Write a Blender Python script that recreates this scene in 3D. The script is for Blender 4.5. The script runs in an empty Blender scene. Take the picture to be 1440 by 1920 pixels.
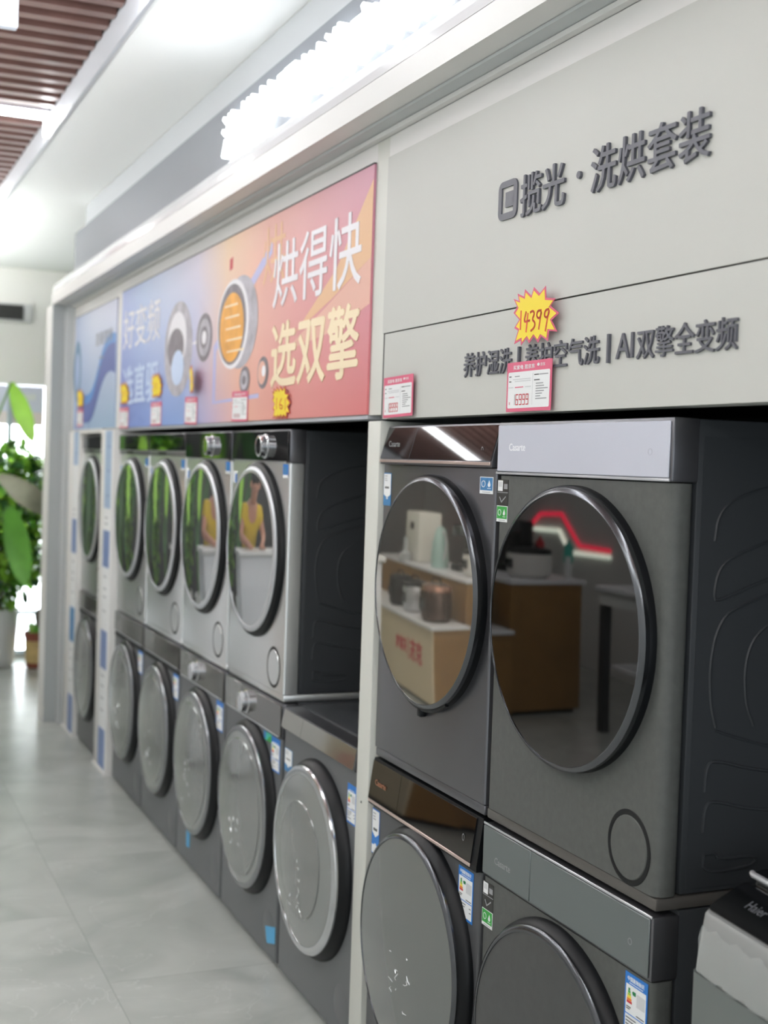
import bpy, bmesh, math, random
from mathutils import Vector, Matrix
random.seed(7)
C = bpy.context.scene.collection
SC = bpy.context.scene
PI = math.pi

# ------------------------------------------------------------------ camera, world, exposure
F_PX, YAW, PITCH, ROLL = 2461.5, 0.40335, -0.0372, 0.03377
CAM = Vector((-1.3, 0.0, 1.567))
fw = Vector((math.sin(YAW)*math.cos(PITCH), math.cos(YAW)*math.cos(PITCH), math.sin(PITCH)))
rt = Vector((math.cos(YAW), -math.sin(YAW), 0)); up = rt.cross(fw)
rt, up = math.cos(ROLL)*rt + math.sin(ROLL)*up, -math.sin(ROLL)*rt + math.cos(ROLL)*up
cd = bpy.data.cameras.new('camera'); cam = bpy.data.objects.new('camera', cd); C.objects.link(cam)
cam.matrix_world = Matrix(((rt.x, up.x, -fw.x, CAM.x), (rt.y, up.y, -fw.y, CAM.y), (rt.z, up.z, -fw.z, CAM.z), (0, 0, 0, 1)))
cd.sensor_fit = 'HORIZONTAL'; cd.sensor_width = 24.0; cd.lens = F_PX*24.0/1440.0
cd.clip_start = 0.05; cd.clip_end = 100
cd.dof.use_dof = True; cd.dof.focus_distance = 2.6; cd.dof.aperture_fstop = 3.0
SC.camera = cam
SC.view_settings.view_transform = 'Standard'; SC.view_settings.look = 'None'
SC.view_settings.gamma = 1.0; SC.view_settings.use_curve_mapping = False
SC.view_settings.exposure = 0.45
w = bpy.data.worlds.new('world'); SC.world = w; w.use_nodes = True
bg = w.node_tree.nodes['Background']; bg.inputs[0].default_value = (0.86, 0.94, 1.0, 1); bg.inputs[1].default_value = 1.5

LED_E = 22.0       # ceiling strip lamps
SIGN_E = 3.5       # illuminated characters
UP_E, DOWN_E = 58.0, 9.5   # added fill lights over the aisle
WIN_E = 4.5        # daylight through the far glazing

# ------------------------------------------------------------------ materials
def lin(c):
    return tuple(((x/255.0)/12.92 if x/255.0 <= 0.04045 else ((x/255.0+0.055)/1.055)**2.4) for x in c)
MATS = {}
def mat(name, rgb, rough=0.5, metal=0.0, spec=0.5, coat=0.0, emit=None, bump=None, mottle=None, trans=0.0, alpha=1.0, coat_rough=0.03, ior=None):
    if name in MATS: return MATS[name]
    m = bpy.data.materials.new(name); m.use_nodes = True
    nt = m.node_tree; b = nt.nodes['Principled BSDF']
    col = lin(rgb)
    b.inputs['Base Color'].default_value = (*col, 1)
    b.inputs['Roughness'].default_value = rough; b.inputs['Metallic'].default_value = metal
    b.inputs['Specular IOR Level'].default_value = spec
    b.inputs['Coat Weight'].default_value = coat; b.inputs['Coat Roughness'].default_value = coat_rough
    b.inputs['Transmission Weight'].default_value = trans; b.inputs['Alpha'].default_value = alpha
    if ior: b.inputs['IOR'].default_value = ior
    if emit:
        b.inputs['Emission Color'].default_value = (*lin(emit[0]), 1); b.inputs['Emission Strength'].default_value = emit[1]
    if mottle or bump:
        tc = nt.nodes.new('ShaderNodeTexCoord')
    if mottle:
        sc_, amt = mottle
        n = nt.nodes.new('ShaderNodeTexNoise'); n.inputs['Scale'].default_value = sc_; n.inputs['Detail'].default_value = 6; n.inputs['Roughness'].default_value = 0.65
        nt.links.new(tc.outputs['Object'], n.inputs['Vector'])
        r = nt.nodes.new('ShaderNodeValToRGB')
        r.color_ramp.elements[0].position = 0.3; r.color_ramp.elements[1].position = 0.7
        r.color_ramp.elements[0].color = (*[c*(1-amt) for c in col], 1); r.color_ramp.elements[1].color = (*[min(1, c*(1+amt)) for c in col], 1)
        nt.links.new(n.outputs['Fac'], r.inputs['Fac']); nt.links.new(r.outputs['Color'], b.inputs['Base Color'])
    if bump:
        sc_, st, di = bump
        n = nt.nodes.new('ShaderNodeTexNoise'); n.inputs['Scale'].default_value = sc_; n.inputs['Detail'].default_value = 3
        n.inputs['Distortion'].default_value = di
        nt.links.new(tc.outputs['Object'], n.inputs['Vector'])
        bp = nt.nodes.new('ShaderNodeBump'); bp.inputs['Strength'].default_value = st; bp.inputs['Distance'].default_value = 0.01
        nt.links.new(n.outputs['Fac'], bp.inputs['Height'])
        nt.links.new(bp.outputs['Normal'], b.inputs['Normal'])
        if coat: nt.links.new(bp.outputs['Normal'], b.inputs['Coat Normal'])
    MATS[name] = m
    return m

M_white = mat('white_panel', (226, 225, 222), 0.45)
M_gloss_white = mat('gloss_white', (228, 228, 230), 0.12, spec=0.6, bump=(3.0, 0.06, 1.0))
M_ceil = mat('ceiling_white', (244, 244, 243), 0.7)
M_beige = mat('warm_grey_panel', (194, 195, 189), 0.5, bump=(400, 0.03, 0))
M_pillar = mat('pillar_white', (210, 211, 203), 0.45)
M_colgrey = mat('column_grey', (196, 200, 200), 0.5)
M_band = mat('sign_band_grey', (116, 120, 126), 0.5)
M_niche = mat('niche_dark', (40, 43, 47), 0.6)
M_slat = mat('slat_brown', (112, 82, 76), 0.4, mottle=(6, 0.15))
M_slatback = mat('slat_backing', (62, 50, 50), 0.6)
M_trimgrey = mat('trim_metal', (196, 198, 204), 0.35, metal=0.2)
M_led = mat('led_white', (255, 255, 255), 0.5, emit=((252, 253, 255), LED_E))
M_sign = mat('sign_light', (255, 255, 255), 0.5, emit=((243, 249, 255), SIGN_E))
M_ink = mat('ink_grey', (88, 89, 97), 0.45)
M_groove = mat('groove_dark', (66, 64, 62), 0.7)
# appliances
M_dryer_silver = mat('dryer_silver', (224, 226, 226), 0.3, metal=0.85, bump=(900, 0.02, 0))
M_wash_grey = mat('washer_grey', (112, 114, 116), 0.42, metal=0.35)
M_c1 = mat('dark_silver', (116, 116, 120), 0.3, metal=0.8)
M_c2 = mat('stone_grey', (88, 90, 87), 0.55, mottle=(60, 0.10), spec=0.35)
M_side = mat('side_charcoal', (50, 53, 56), 0.5)
M_panel_black = mat('panel_black_glass', (12, 11, 13), 0.03, spec=0.5, ior=1.75)
M_panel_refl = mat('panel_painted_reflection', (203, 206, 218), 0.32, metal=0.15)  # pale lavender paints in the ceiling reflection on the upper panel
M_panel_steel = mat('panel_satin_steel', (112, 119, 119), 0.33, metal=0.35)
M_chrome = mat('chrome', (215, 217, 220), 0.16, metal=1.0)
M_rim = mat('rim_satin_silver', (206, 208, 212), 0.3, metal=0.6)
M_rim_dark = mat('rim_dark_steel', (104, 106, 110), 0.22, metal=0.95)
M_black = mat('black_plastic', (12, 14, 17), 0.42, spec=0.3)
M_rim_w = mat('rim_grey_steel', (150, 152, 155), 0.25, metal=0.9)
M_glass = mat('door_glass_dark', (9, 9, 8), 0.02, spec=0.5, ior=1.70)
M_glass_c1 = mat('door_glass_dark_mirror', (190, 186, 176), 0.025, metal=0.9)
M_glass_b = mat('door_glass_mirror', (172, 174, 173), 0.03, metal=0.85)
M_glass_film = mat('door_glass_film', (126, 130, 127), 0.24, spec=0.6, coat=0.7, coat_rough=0.1, bump=(14, 0.05, 1.5))
M_glass_film_in = mat('door_glass_inner', (112, 115, 112), 0.2, spec=0.6, coat=0.8, coat_rough=0.07, bump=(12, 0.07, 2.0))
M_glass_film_d = mat('door_glass_film_dark', (96, 100, 97), 0.22, spec=0.6, coat=0.7, coat_rough=0.1)
M_crease_glint = mat('crease_glint', (240, 244, 244), 0.08, spec=1.0, metal=0.5)  # white colour stands in for glints on creased door film
M_glass_c2w = mat('door_panel_grey', (72, 73, 72), 0.4, spec=0.4, mottle=(30, 0.1))
M_goldline = mat('rose_metal_strip', (214, 194, 186), 0.3, metal=0.7)
M_taupe = mat('band_taupe', (104, 101, 97), 0.35, metal=0.5)
M_logo = mat('logo_silver', (246, 247, 252), 0.35)
M_logo_gold = mat('logo_copper', (178, 120, 88), 0.35, metal=0.4)
M_logo_grey = mat('logo_dim_grey', (150, 152, 153), 0.4)
# stickers, paper
M_paper = mat('paper_white', (232, 234, 234), 0.6)
M_blue = mat('sticker_blue', (40, 122, 205), 0.4)
M_blue2 = mat('sticker_mid_blue', (66, 130, 182), 0.4)
M_green = mat('sticker_green', (60, 165, 72), 0.4)
M_teal = mat('sticker_teal', (70, 190, 170), 0.4)
M_dark = mat('sticker_dark', (48, 48, 46), 0.4)
M_grey_t = mat('print_grey', (150, 152, 154), 0.6)
M_pink = mat('tag_pink', (218, 98, 128), 0.5)
M_red = mat('print_red', (200, 52, 62), 0.5)
M_redmark = mat('marker_red', (228, 96, 70), 0.5)
M_yellow = mat('burst_yellow', (246, 220, 62), 0.5)
M_tape = mat('tape_blue', (70, 165, 214), 0.35)
M_lblue = mat('print_light_blue', (164, 186, 212), 0.5)
M_sblue = mat('print_slate_blue', (122, 142, 186), 0.5)

# ------------------------------------------------------------------ mesh builder
class MB:
    def __init__(s): s.v = []; s.f = []; s.mi = []; s.sm = []; s.mats = []
    def _m(s, m):
        if m not in s.mats: s.mats.append(m)
        return s.mats.index(m)
    def add(s, vs, fs, m, smooth=False):
        o = len(s.v); s.v += [tuple(v) for v in vs]; k = s._m(m)
        for f in fs: s.f.append(tuple(i+o for i in f)); s.mi.append(k); s.sm.append(smooth)
    def box(s, x0, x1, y0, y1, z0, z1, m):
        s.add([(x0,y0,z0),(x1,y0,z0),(x1,y1,z0),(x0,y1,z0),(x0,y0,z1),(x1,y0,z1),(x1,y1,z1),(x0,y1,z1)],
              [(0,3,2,1),(4,5,6,7),(0,1,5,4),(1,2,6,5),(2,3,7,6),(3,0,4,7)], m)
    def rbox(s, x0, x1, y0, y1, z0, z1, m, r=0.01, seg=3, axis=None):
        bm = bmesh.new(); bmesh.ops.create_cube(bm, size=1)
        for v in bm.verts: v.co = ((x0+x1)/2+v.co.x*(x1-x0), (y0+y1)/2+v.co.y*(y1-y0), (z0+z1)/2+v.co.z*(z1-z0))
        es = bm.edges[:]
        if axis is not None:
            es = [e for e in es if abs((e.verts[0].co-e.verts[1].co).normalized()[axis]) > 0.9]
        bmesh.ops.bevel(bm, geom=es, offset=r, segments=seg, affect='EDGES', profile=0.5)
        bm.verts.index_update()
        s.add([v.co[:] for v in bm.verts], [[v.index for v in f.verts] for f in bm.faces], m, True); bm.free()
    def lathe(s, c, prof, m, n=64, axis='-x', smooth=True, sy=1.0, arc=None, close=False):
        """prof = (radius, height) along axis from centre c"""
        c = Vector(c); vs = []; fs = []
        ax = {'-x': (Vector((-1,0,0)), Vector((0,1,0)), Vector((0,0,1))), 'z': (Vector((0,0,1)), Vector((1,0,0)), Vector((0,1,0))),
              '-y': (Vector((0,-1,0)), Vector((1,0,0)), Vector((0,0,1)))}[axis]
        for (r, h) in prof:
            for i in range(n):
                a = 2*PI*i/n; vs.append(c + ax[0]*h + ax[1]*(r*math.cos(a)*sy) + ax[2]*(r*math.sin(a)))
        for j in range(len(prof)-1):
            for i in range(n):
                a, b = j*n+i, j*n+(i+1) % n
                fs.append((a, a+n, b+n, b))
        s.add(vs, fs, m, smooth)
        if prof[-1][0] > 1e-6 and close: s.add(vs[-n:], [tuple(range(n))], m)
    def tube(s, pts, r, m, n=8, smooth=True):
        pts = [Vector(p) for p in pts]; vs = []; fs = []
        rr = r if isinstance(r, (list, tuple)) else [r]*len(pts)
        prev = None
        for i, p in enumerate(pts):
            t = (pts[min(i+1, len(pts)-1)]-pts[max(i-1, 0)]).normalized()
            u = t.orthogonal().normalized() if prev is None else (prev - t*prev.dot(t)).normalized()
            prev = u; v = t.cross(u)
            for k in range(n): vs.append(p + u*rr[i]*math.cos(2*PI*k/n) + v*rr[i]*math.sin(2*PI*k/n))
        for i in range(len(pts)-1):
            for k in range(n): fs.append((i*n+k, i*n+(k+1) % n, (i+1)*n+(k+1) % n, (i+1)*n+k))
        fs.append(tuple(range(n-1, -1, -1))); fs.append(tuple((len(pts)-1)*n+k for k in range(n)))
        s.add(vs, fs, m, smooth)
    def prism(s, poly, x0, x1, m):
        """poly of (y, z), extruded from x0 (front) to x1 (back)"""
        n = len(poly); vs = [(x0, y, z) for y, z in poly]+[(x1, y, z) for y, z in poly]
        fs = [tuple(range(n)), tuple(range(2*n-1, n-1, -1))]+[(i, i+n, (i+1) % n+n, (i+1) % n) for i in range(n)]
        s.add(vs, fs, m)
    def prismy(s, poly, y0, y1, m):
        """poly of (x, z), extruded along y"""
        n = len(poly); vs = [(x, y0, z) for x, z in poly]+[(x, y1, z) for x, z in poly]
        fs = [tuple(range(n)), tuple(range(2*n-1, n-1, -1))]+[(i, i+n, (i+1) % n+n, (i+1) % n) for i in range(n)]
        s.add(vs, fs, m)
    def text(s, txt, y, z, size, m, x=0.0, depth=0.0006, bold=0.0, sx=1.0, align='L', mirror=False, xf=None):
        """lettering on a face that looks towards -X: y is its left end, z its baseline"""
        vs, fs, wd = glyphs(txt, bold)
        off = 0 if align == 'L' else wd*size*sx/2
        out = []
        for (a, b, c) in vs:
            p = Vector((x-(c*depth), y-(a*size*sx-off), z+b*size))
            out.append(xf @ p if xf else p)
        s.add(out, fs, m)
        return wd*size*sx
    def stroke(s, pts, wd, m, x=0.0, th=0.0008):
        for i in range(len(pts)-1):
            a = Vector((pts[i][0], pts[i][1])); b = Vector((pts[i+1][0], pts[i+1][1])); d = (b-a)
            if d.length < 1e-6: continue
            d.normalize(); nrm = Vector((-d.y, d.x))*wd/2; e = d*wd*0.3
            q = [a-e+nrm, b+e+nrm, b+e-nrm, a-e-nrm]
            s.prism([(p.x, p.y) for p in q], x-th, x, m)
    def build(s, name, parent=None, loc=None):
        me = bpy.data.meshes.new(name); me.from_pydata(s.v, [], s.f)
        for m in s.mats: me.materials.append(m)
        for p, k, sm in zip(me.polygons, s.mi, s.sm): p.material_index = k; p.use_smooth = sm
        bm = bmesh.new(); bm.from_mesh(me); bmesh.ops.recalc_face_normals(bm, faces=bm.faces[:]); bm.to_mesh(me); bm.free()
        if any(s.sm): me.set_sharp_from_angle(angle=math.radians(38))
        o = bpy.data.objects.new(name, me); C.objects.link(o)
        if parent: o.parent = parent
        if loc: o.location = loc
        return o

_G = {}
def glyphs(txt, bold=0.0):
    k = (txt, bold)
    if k in _G: return _G[k]
    cu = bpy.data.curves.new('glyph', 'FONT'); cu.body = txt; cu.size = 1.0; cu.extrude = 0.5
    cu.resolution_u = 3
    ob = bpy.data.objects.new('glyph', cu); C.objects.link(ob)
    dg = bpy.context.evaluated_depsgraph_get(); dg.update()
    me = bpy.data.meshes.new_from_object(ob.evaluated_get(dg))
    vs = [(v.co.x, v.co.y, v.co.z+0.5) for v in me.vertices]; fs = [tuple(p.vertices) for p in me.polygons]
    bpy.data.objects.remove(ob); bpy.data.curves.remove(cu); bpy.data.meshes.remove(me)
    wd = max([v[0] for v in vs]+[0.01])
    if bold > 0:      # heavier weight: the outline struck several times, slightly shifted
        bv, bf, n0 = [], [], len(vs)
        for k, (du, dv) in enumerate(((bold, 0), (-bold, 0), (0, bold), (0, -bold))):
            bv += [(a_+du, b_+dv, c_+k*0.004*(1 if c_ > 0.5 else -1)) for a_, b_, c_ in vs]; bf += [tuple(i+k*n0 for i in f) for f in fs]
        vs, fs = bv, bf
    _G[k] = (vs, fs, wd)
    return _G[k]

def thing(name, label, cat, loc=(0, 0, 0), rz=0, group=None):
    o = bpy.data.objects.new(name, None); C.objects.link(o); o.empty_display_size = 0.1
    o.location = loc; o.rotation_euler = (0, 0, rz); o['label'] = label; o['category'] = cat
    if group: o['group'] = group
    return o
def tag(o, label, cat, group=None):
    o['label'] = label; o['category'] = cat
    if group: o['group'] = group
    return o
def struct(mb, name):
    o = mb.build(name); o['kind'] = 'structure'; return o

# ================================================================== the room
def floor_material():
    m = bpy.data.materials.new('marble_tile'); m.use_nodes = True; nt = m.node_tree; b = nt.nodes['Principled BSDF']; L = nt.links.new
    tc = nt.nodes.new('ShaderNodeTexCoord'); sx = nt.nodes.new('ShaderNodeSeparateXYZ'); L(tc.outputs['Object'], sx.inputs[0])
    def mth(op, a, bb=None, c=None):
        n = nt.nodes.new('ShaderNodeMath'); n.operation = op
        for i, q in enumerate((a, bb, c)):
            if q is None: continue
            if isinstance(q, (int, float)): n.inputs[i].default_value = q
            else: L(q, n.inputs[i])
        return n.outputs[0]
    rx = mth('DIVIDE', mth('ADD', sx.outputs[0], 0.50), 0.62)
    row = mth('FLOOR', rx)
    ty = mth('ADD', mth('DIVIDE', mth('SUBTRACT', sx.outputs[1], 3.83), 1.235), mth('MULTIPLY', mth('PINGPONG', row, 1.0), 0.5))
    dx = mth('MULTIPLY', mth('ABSOLUTE', mth('SUBTRACT', rx, mth('ROUND', rx))), 0.62)
    dy = mth('MULTIPLY', mth('ABSOLUTE', mth('SUBTRACT', ty, mth('ROUND', ty))), 1.235)
    grout = mth('LESS_THAN', mth('MINIMUM', dx, dy), 0.0016)
    # per tile shift of the marble pattern
    cmb = nt.nodes.new('ShaderNodeCombineXYZ'); L(row, cmb.inputs[0]); L(mth('FLOOR', ty), cmb.inputs[1])
    wn = nt.nodes.new('ShaderNodeTexWhiteNoise'); L(cmb.outputs[0], wn.inputs[0])
    vm = nt.nodes.new('ShaderNodeVectorMath'); vm.operation = 'MULTIPLY_ADD'
    L(wn.outputs['Color'], vm.inputs[0]); vm.inputs[1].default_value = (7, 7, 7); L(tc.outputs['Object'], vm.inputs[2])
    n1 = nt.nodes.new('ShaderNodeTexNoise'); n1.inputs['Scale'].default_value = 2.2; n1.inputs['Detail'].default_value = 7; n1.inputs['Distortion'].default_value = 1.6
    L(vm.outputs[0], n1.inputs['Vector'])
    r1 = nt.nodes.new('ShaderNodeValToRGB'); e = r1.color_ramp.elements
    e[0].position = 0.32; e[0].color = (*lin((158, 163, 158)), 1); e[1].position = 0.68; e[1].color = (*lin((184, 187, 182)), 1)
    L(n1.outputs['Fac'], r1.inputs['Fac'])
    n2 = nt.nodes.new('ShaderNodeTexNoise'); n2.inputs['Scale'].default_value = 1.7; n2.inputs['Detail'].default_value = 5; n2.inputs['Distortion'].default_value = 2.2
    L(vm.outputs[0], n2.inputs['Vector'])
    vein = mth('LESS_THAN', mth('ABSOLUTE', mth('SUBTRACT', n2.outputs['Fac'], 0.43)), 0.0035)
    mx = nt.nodes.new('ShaderNodeMixRGB'); L(mth('MULTIPLY', vein, 0.35), mx.inputs[0]); L(r1.outputs[0], mx.inputs[1]); mx.inputs[2].default_value = (*lin((206, 208, 204)), 1)
    mg = nt.nodes.new('ShaderNodeMixRGB'); L(mth('MULTIPLY', grout, 0.55), mg.inputs[0]); L(mx.outputs[0], mg.inputs[1]); mg.inputs[2].default_value = (*lin((120, 126, 120)), 1)
    L(mg.outputs[0], b.inputs['Base Color']); b.inputs['Roughness'].default_value = 0.28; b.inputs['Specular IOR Level'].default_value = 0.4
    return m
M_floor = floor_material()
fl = MB(); fl.box(-4.3, 0.9, -4.0, 10.35, -0.06, 0.0, M_floor); struct(fl, 'floor')

# white dropped ceiling, its slatted bay and the metal edge between them
ce = MB()
ce.box(-0.415, 0.9, -4.0, 10.35, 2.93, 2.99, M_ceil)
ce.box(-4.3, -0.415, 9.15, 10.35, 2.93, 2.99, M_ceil)
ce.box(-4.3, 0.9, -4.0, 10.35, 3.24, 3.30, M_slatback)
struct(ce, 'ceiling')
tr = MB(); tr.box(-0.432, -0.417, -4.0, 9.15, 2.925, 3.03, M_trimgrey); tr.box(-4.3, -0.432, 9.135, 9.15, 2.925, 3.03, M_trimgrey); struct(tr, 'trim_1')
sl = MB(); y = -3.9; lamps_y = (-2.2, 0.0, 2.0, 3.93, 5.86, 7.86)
while y < 9.1:
    if min(abs(y-q) for q in lamps_y) > 0.055: sl.box(-4.3, -0.435, y-0.026, y+0.026, 3.02, 3.11, M_slat)
    y += 0.1265
struct(sl, 'trim_2')
# wall behind the machines, far wall with glazing, wall across the aisle
wr = MB(); wr.box(0.78, 0.9, -4.0, 10.35, 0.0, 2.93, M_niche); struct(wr, 'wall_right')
M_wallwarm = mat('far_wall_white', (240, 238, 233), 0.6)
M_wallgrey = mat('left_wall_grey', (226, 227, 224), 0.6)
wf = MB(); wf.box(-4.3, 0.9, 10.2, 10.35, 2.06, 3.3, M_wallwarm); wf.box(0.42, 0.9, 10.2, 10.35, 0.0, 2.06, M_wallwarm)
wf.box(-4.3, -0.36, 10.2, 10.35, 0.0, 2.06, M_wallwarm); wf.box(-0.36, 0.42, 10.2, 10.35, 0.0, 0.03, M_wallwarm)
struct(wf, 'wall_far')
wl = MB(); wl.box(-4.42, -4.3, -4.0, 10.35, 0.0, 3.3, M_wallgrey); struct(wl, 'wall_left')
M_day = mat('daylight', (255, 255, 255), 0.5, emit=((244, 250, 255), WIN_E))
M_mull = mat('mullion_grey', (176, 186, 198), 0.4)
M_pane = mat('window_glass', (255, 255, 255), 0.0, trans=1.0, ior=1.05)
wd = MB(); wd.box(-0.36, 0.42, 10.215, 10.22, 0.03, 2.06, M_day)
for x0 in (-0.36, -0.05, 0.385): wd.box(x0, x0+0.035, 10.16, 10.2, 0.03, 2.06, M_mull)
for z0 in (0.03, 0.33): wd.box(-0.36, 0.42, 10.16, 10.2, z0, z0+0.03, M_mull)
struct(wd, 'window_1')
# lavender film stuck on the upper glazing
fm = MB(); M_film1 = mat('film_lavender', (222, 223, 240), 0.5); M_film2 = mat('film_rose', (238, 222, 222), 0.5)
fm.box(-0.355, 0.22, 10.204, 10.208, 1.86, 2.058, M_film1); fm.box(-0.355, 0.22, 10.204, 10.208, 1.76, 1.86, M_film2)
fm.box(0.06, 0.16, 10.201, 10.2035, 1.95, 2.0, M_paper)
tag(fm.build('wall_poster'), 'pale lavender poster with a rose lower band on the far glazing above the plants', 'poster')
dp = thing('feature_panel', 'large dark panelled display back on the far wall behind the plants', 'wall panel', (0, 0, 0))
for k in range(5):
    a = MB(); x0 = -4.25+k*0.77; a.rbox(x0, x0+0.765, 10.15, 10.195, 0.0, 2.3, mat('feature_dark', (54, 56, 58), 0.5), 0.004, 2); a.build('panel_board', dp)
# air outlet high on the far wall
vt = thing('air_vent', 'dark rectangular air vent high on the far wall left of the end column', 'vent', (-0.25, 10.2, 2.60))
v1 = MB(); v1.box(-0.42, 0.36, -0.03, -0.004, -0.065, 0.065, mat('vent_frame', (205, 206, 205), 0.5)); v1.build('frame', vt)
v2 = MB()
for k in range(5): v2.box(-0.40, 0.30, -0.04, -0.031, -0.05+k*0.02, -0.04+k*0.02, M_dark)
v2.box(-0.40, 0.30, -0.034, -0.031, -0.055, 0.055, M_dark); v2.build('louvre', vt)

# strip lamps recessed between the slats
for i, ly in enumerate(lamps_y):
    t = thing('strip_lamp', ['white LED strip lamp between ceiling slats behind the camera', 'white LED strip lamp across the ceiling above the camera',
        'white LED strip lamp across the slats above the top loader', 'white LED strip lamp across the slats above the two nearest stacks',
        'long white LED strip lamp at left crossing the brown ceiling slats', 'farthest white LED strip lamp at left edge of the slatted ceiling'][i], 'ceiling lamp', (-0.44, ly, 3.0), 0, 'ceiling strip lamps')
    a = MB(); a.box(-3.6, 0.0, -0.032, 0.032, 0.024, 0.06, M_trimgrey); a.build('housing', t)
    a = MB(); a.box(-3.6, 0.0, -0.03, 0.03, 0.004, 0.022, M_led); a.box(-0.012, 0.008, -0.03, 0.03, -0.068, 0.004, M_led); a.build('diffuser', t)

# three fill lamps added out of view to brighten ceiling, far wall and fronts
for i, (px, py, hl) in enumerate(((-1.75, 0.3, 2.3), (-1.75, 5.6, 2.3), (-0.95, 8.7, 1.2))):
    t = thing('added_fill_lamp', ['long slim added fill light over the aisle beside the camera', 'long slim added fill light over the aisle in front of the display island', 'short slim added fill light near the far wall above the potted plants'][i], 'fill light', (px, py, 2.30 if i < 2 else 2.42), 0, 'added aisle fill lights')
    a = MB(); a.box(-0.05, 0.05, -hl, hl, 0.02, 0.06, M_trimgrey); a.build('housing', t)
    a = MB(); a.box(-0.046, 0.046, -hl+.02, hl-.02, 0.061, 0.064, mat('fill_uplight', (255, 255, 255), 0.5, emit=((250, 254, 251), UP_E))); a.build('upper_diffuser', t)
    a = MB(); a.box(-0.046, 0.046, -hl+.02, hl-.02, 0.016, 0.0195, mat('fill_downlight', (255, 255, 255), 0.5, emit=((249, 254, 249), DOWN_E))); a.build('lower_diffuser', t)
    for y in (0.3-hl, hl-0.3):
        a = MB(); a.tube([(0, y, 0.062), (0, y, 0.72 if i < 2 else 0.60)], 0.003, M_trimgrey, 6); a.build('cable', t)

# hanging sign at the top left corner
hs = thing('hanging_sign', 'pale blank sign panel hanging from the slatted ceiling at the top left corner', 'sign', (-1.28, 4.2, 2.852))
a = MB(); a.rbox(-0.5, 0.5, -0.02, 0.02, 0, 0.28, mat('hanging_panel', (214, 220, 232), 0.4), 0.008, 2); a.build('panel', hs)
for x in (-0.4, 0.4):
    a = MB(); a.tube([(x, 0, 0.28), (x, 0, 0.36)], 0.005, M_trimgrey); a.build('hanger', hs)

# ================================================================== shop-fit surround
ds = thing('display_surround', 'long white shop-fit surround framing the washing machine wall', 'display frame', (0, 0, 0))
a = MB(); a.prismy([(-0.115, 2.412), (-0.115, 2.474), (0.05, 2.474), (0.05, 2.412)], -0.6, 7.75, M_white); a.build('fascia', ds)
a = MB(); a.prismy([(-0.1145, 2.476), (-0.112, 2.50), (-0.102, 2.528), (-0.085, 2.545), (0.0, 2.55), (0.05, 2.55), (0.05, 2.476)], -0.6, 7.75, M_gloss_white); a.build('ledge', ds)
a = MB(); a.box(-0.056, 0.05, -0.6, 7.70, 2.404, 2.411, M_colgrey); a.box(-0.018, 0.0, -0.6, 7.70, 2.392, 2.403, M_white); a.build('soffit', ds)  # soffit board toned grey to stand in for shade on its underside
a = MB(); a.box(-0.05, 0.10, -0.6, 7.40, 2.552, 2.775, M_band); a.build('sign_band', ds)
a = MB(); a.box(0.0, 0.75, -0.6, 7.36, 2.777, 2.928, mat('bulkhead_grey', (186, 188, 191), 0.6)); a.build('bulkhead', ds)
a = MB(); a.box(-0.115, -0.045, 7.70, 7.92, 0.0, 2.411, mat('column_dark_grey', (172, 177, 177), 0.5)); a.box(-0.1155, -0.1151, 7.705, 7.92, 0, 2.411, M_white); a.build('end_column', ds)
a = MB(); a.box(-0.0445, 0.77, 7.64, 7.92, 0.0, 2.40, M_colgrey); a.build('end_panel', ds)
a = MB(); a.box(0.0, 0.05, 3.165, 7.638, 1.690, 2.391, M_white); a.box(0.0, 0.05, 3.085, 3.165, 1.690, 2.391, M_pillar); a.box(0.0, 0.05, -0.6, 3.085, 2.338, 2.391, M_white); a.build('header_panel', ds)
a = MB(); a.box(-0.006, 0.05, -0.6, 3.080, 1.895, 2.337, M_beige); a.build('cladding_panel', ds)
a = MB(); a.box(-0.006, 0.05, -0.6, 3.064, 1.678, 1.8915, M_beige); a.build('cladding_panel', ds)
a = MB(); a.box(-0.001, 0.04, -0.6, 3.084, 1.68, 2.3375, M_groove); a.build('shadow_gap', ds)
pl = thing('divider_pillar', 'slim beige pillar dividing the four dryer stacks from the two nearest stacks', 'pillar', (0, 0, 0))
a = MB(); a.rbox(-0.010, 0.6, 3.066, 3.148, 0.0, 1.674, M_pillar, 0.004, 2); a.build('pillar_board', pl)
a = MB(); a.tube([(-0.0115, 3.107, 0.69), (-0.009, 3.107, 0.69)], 0.003, M_groove); a.build('screw', pl)
a = MB(); a.box(0.70, 0.775, -0.6, 7.63, 0.0, 2.38, M_niche); a.build('back_panel', ds)
a = MB(); a.box(0.055, 0.69, 3.15, 7.63, 1.70, 1.72, M_niche); a.box(0.055, 0.69, -0.6, 3.06, 1.70, 1.72, M_niche); a.build('top_panel', ds)
a = MB(); a.box(-0.004, 0.05, 3.168, 6.30, 1.680, 1.689, M_trimgrey); a.build('edge_strip', ds)

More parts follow.
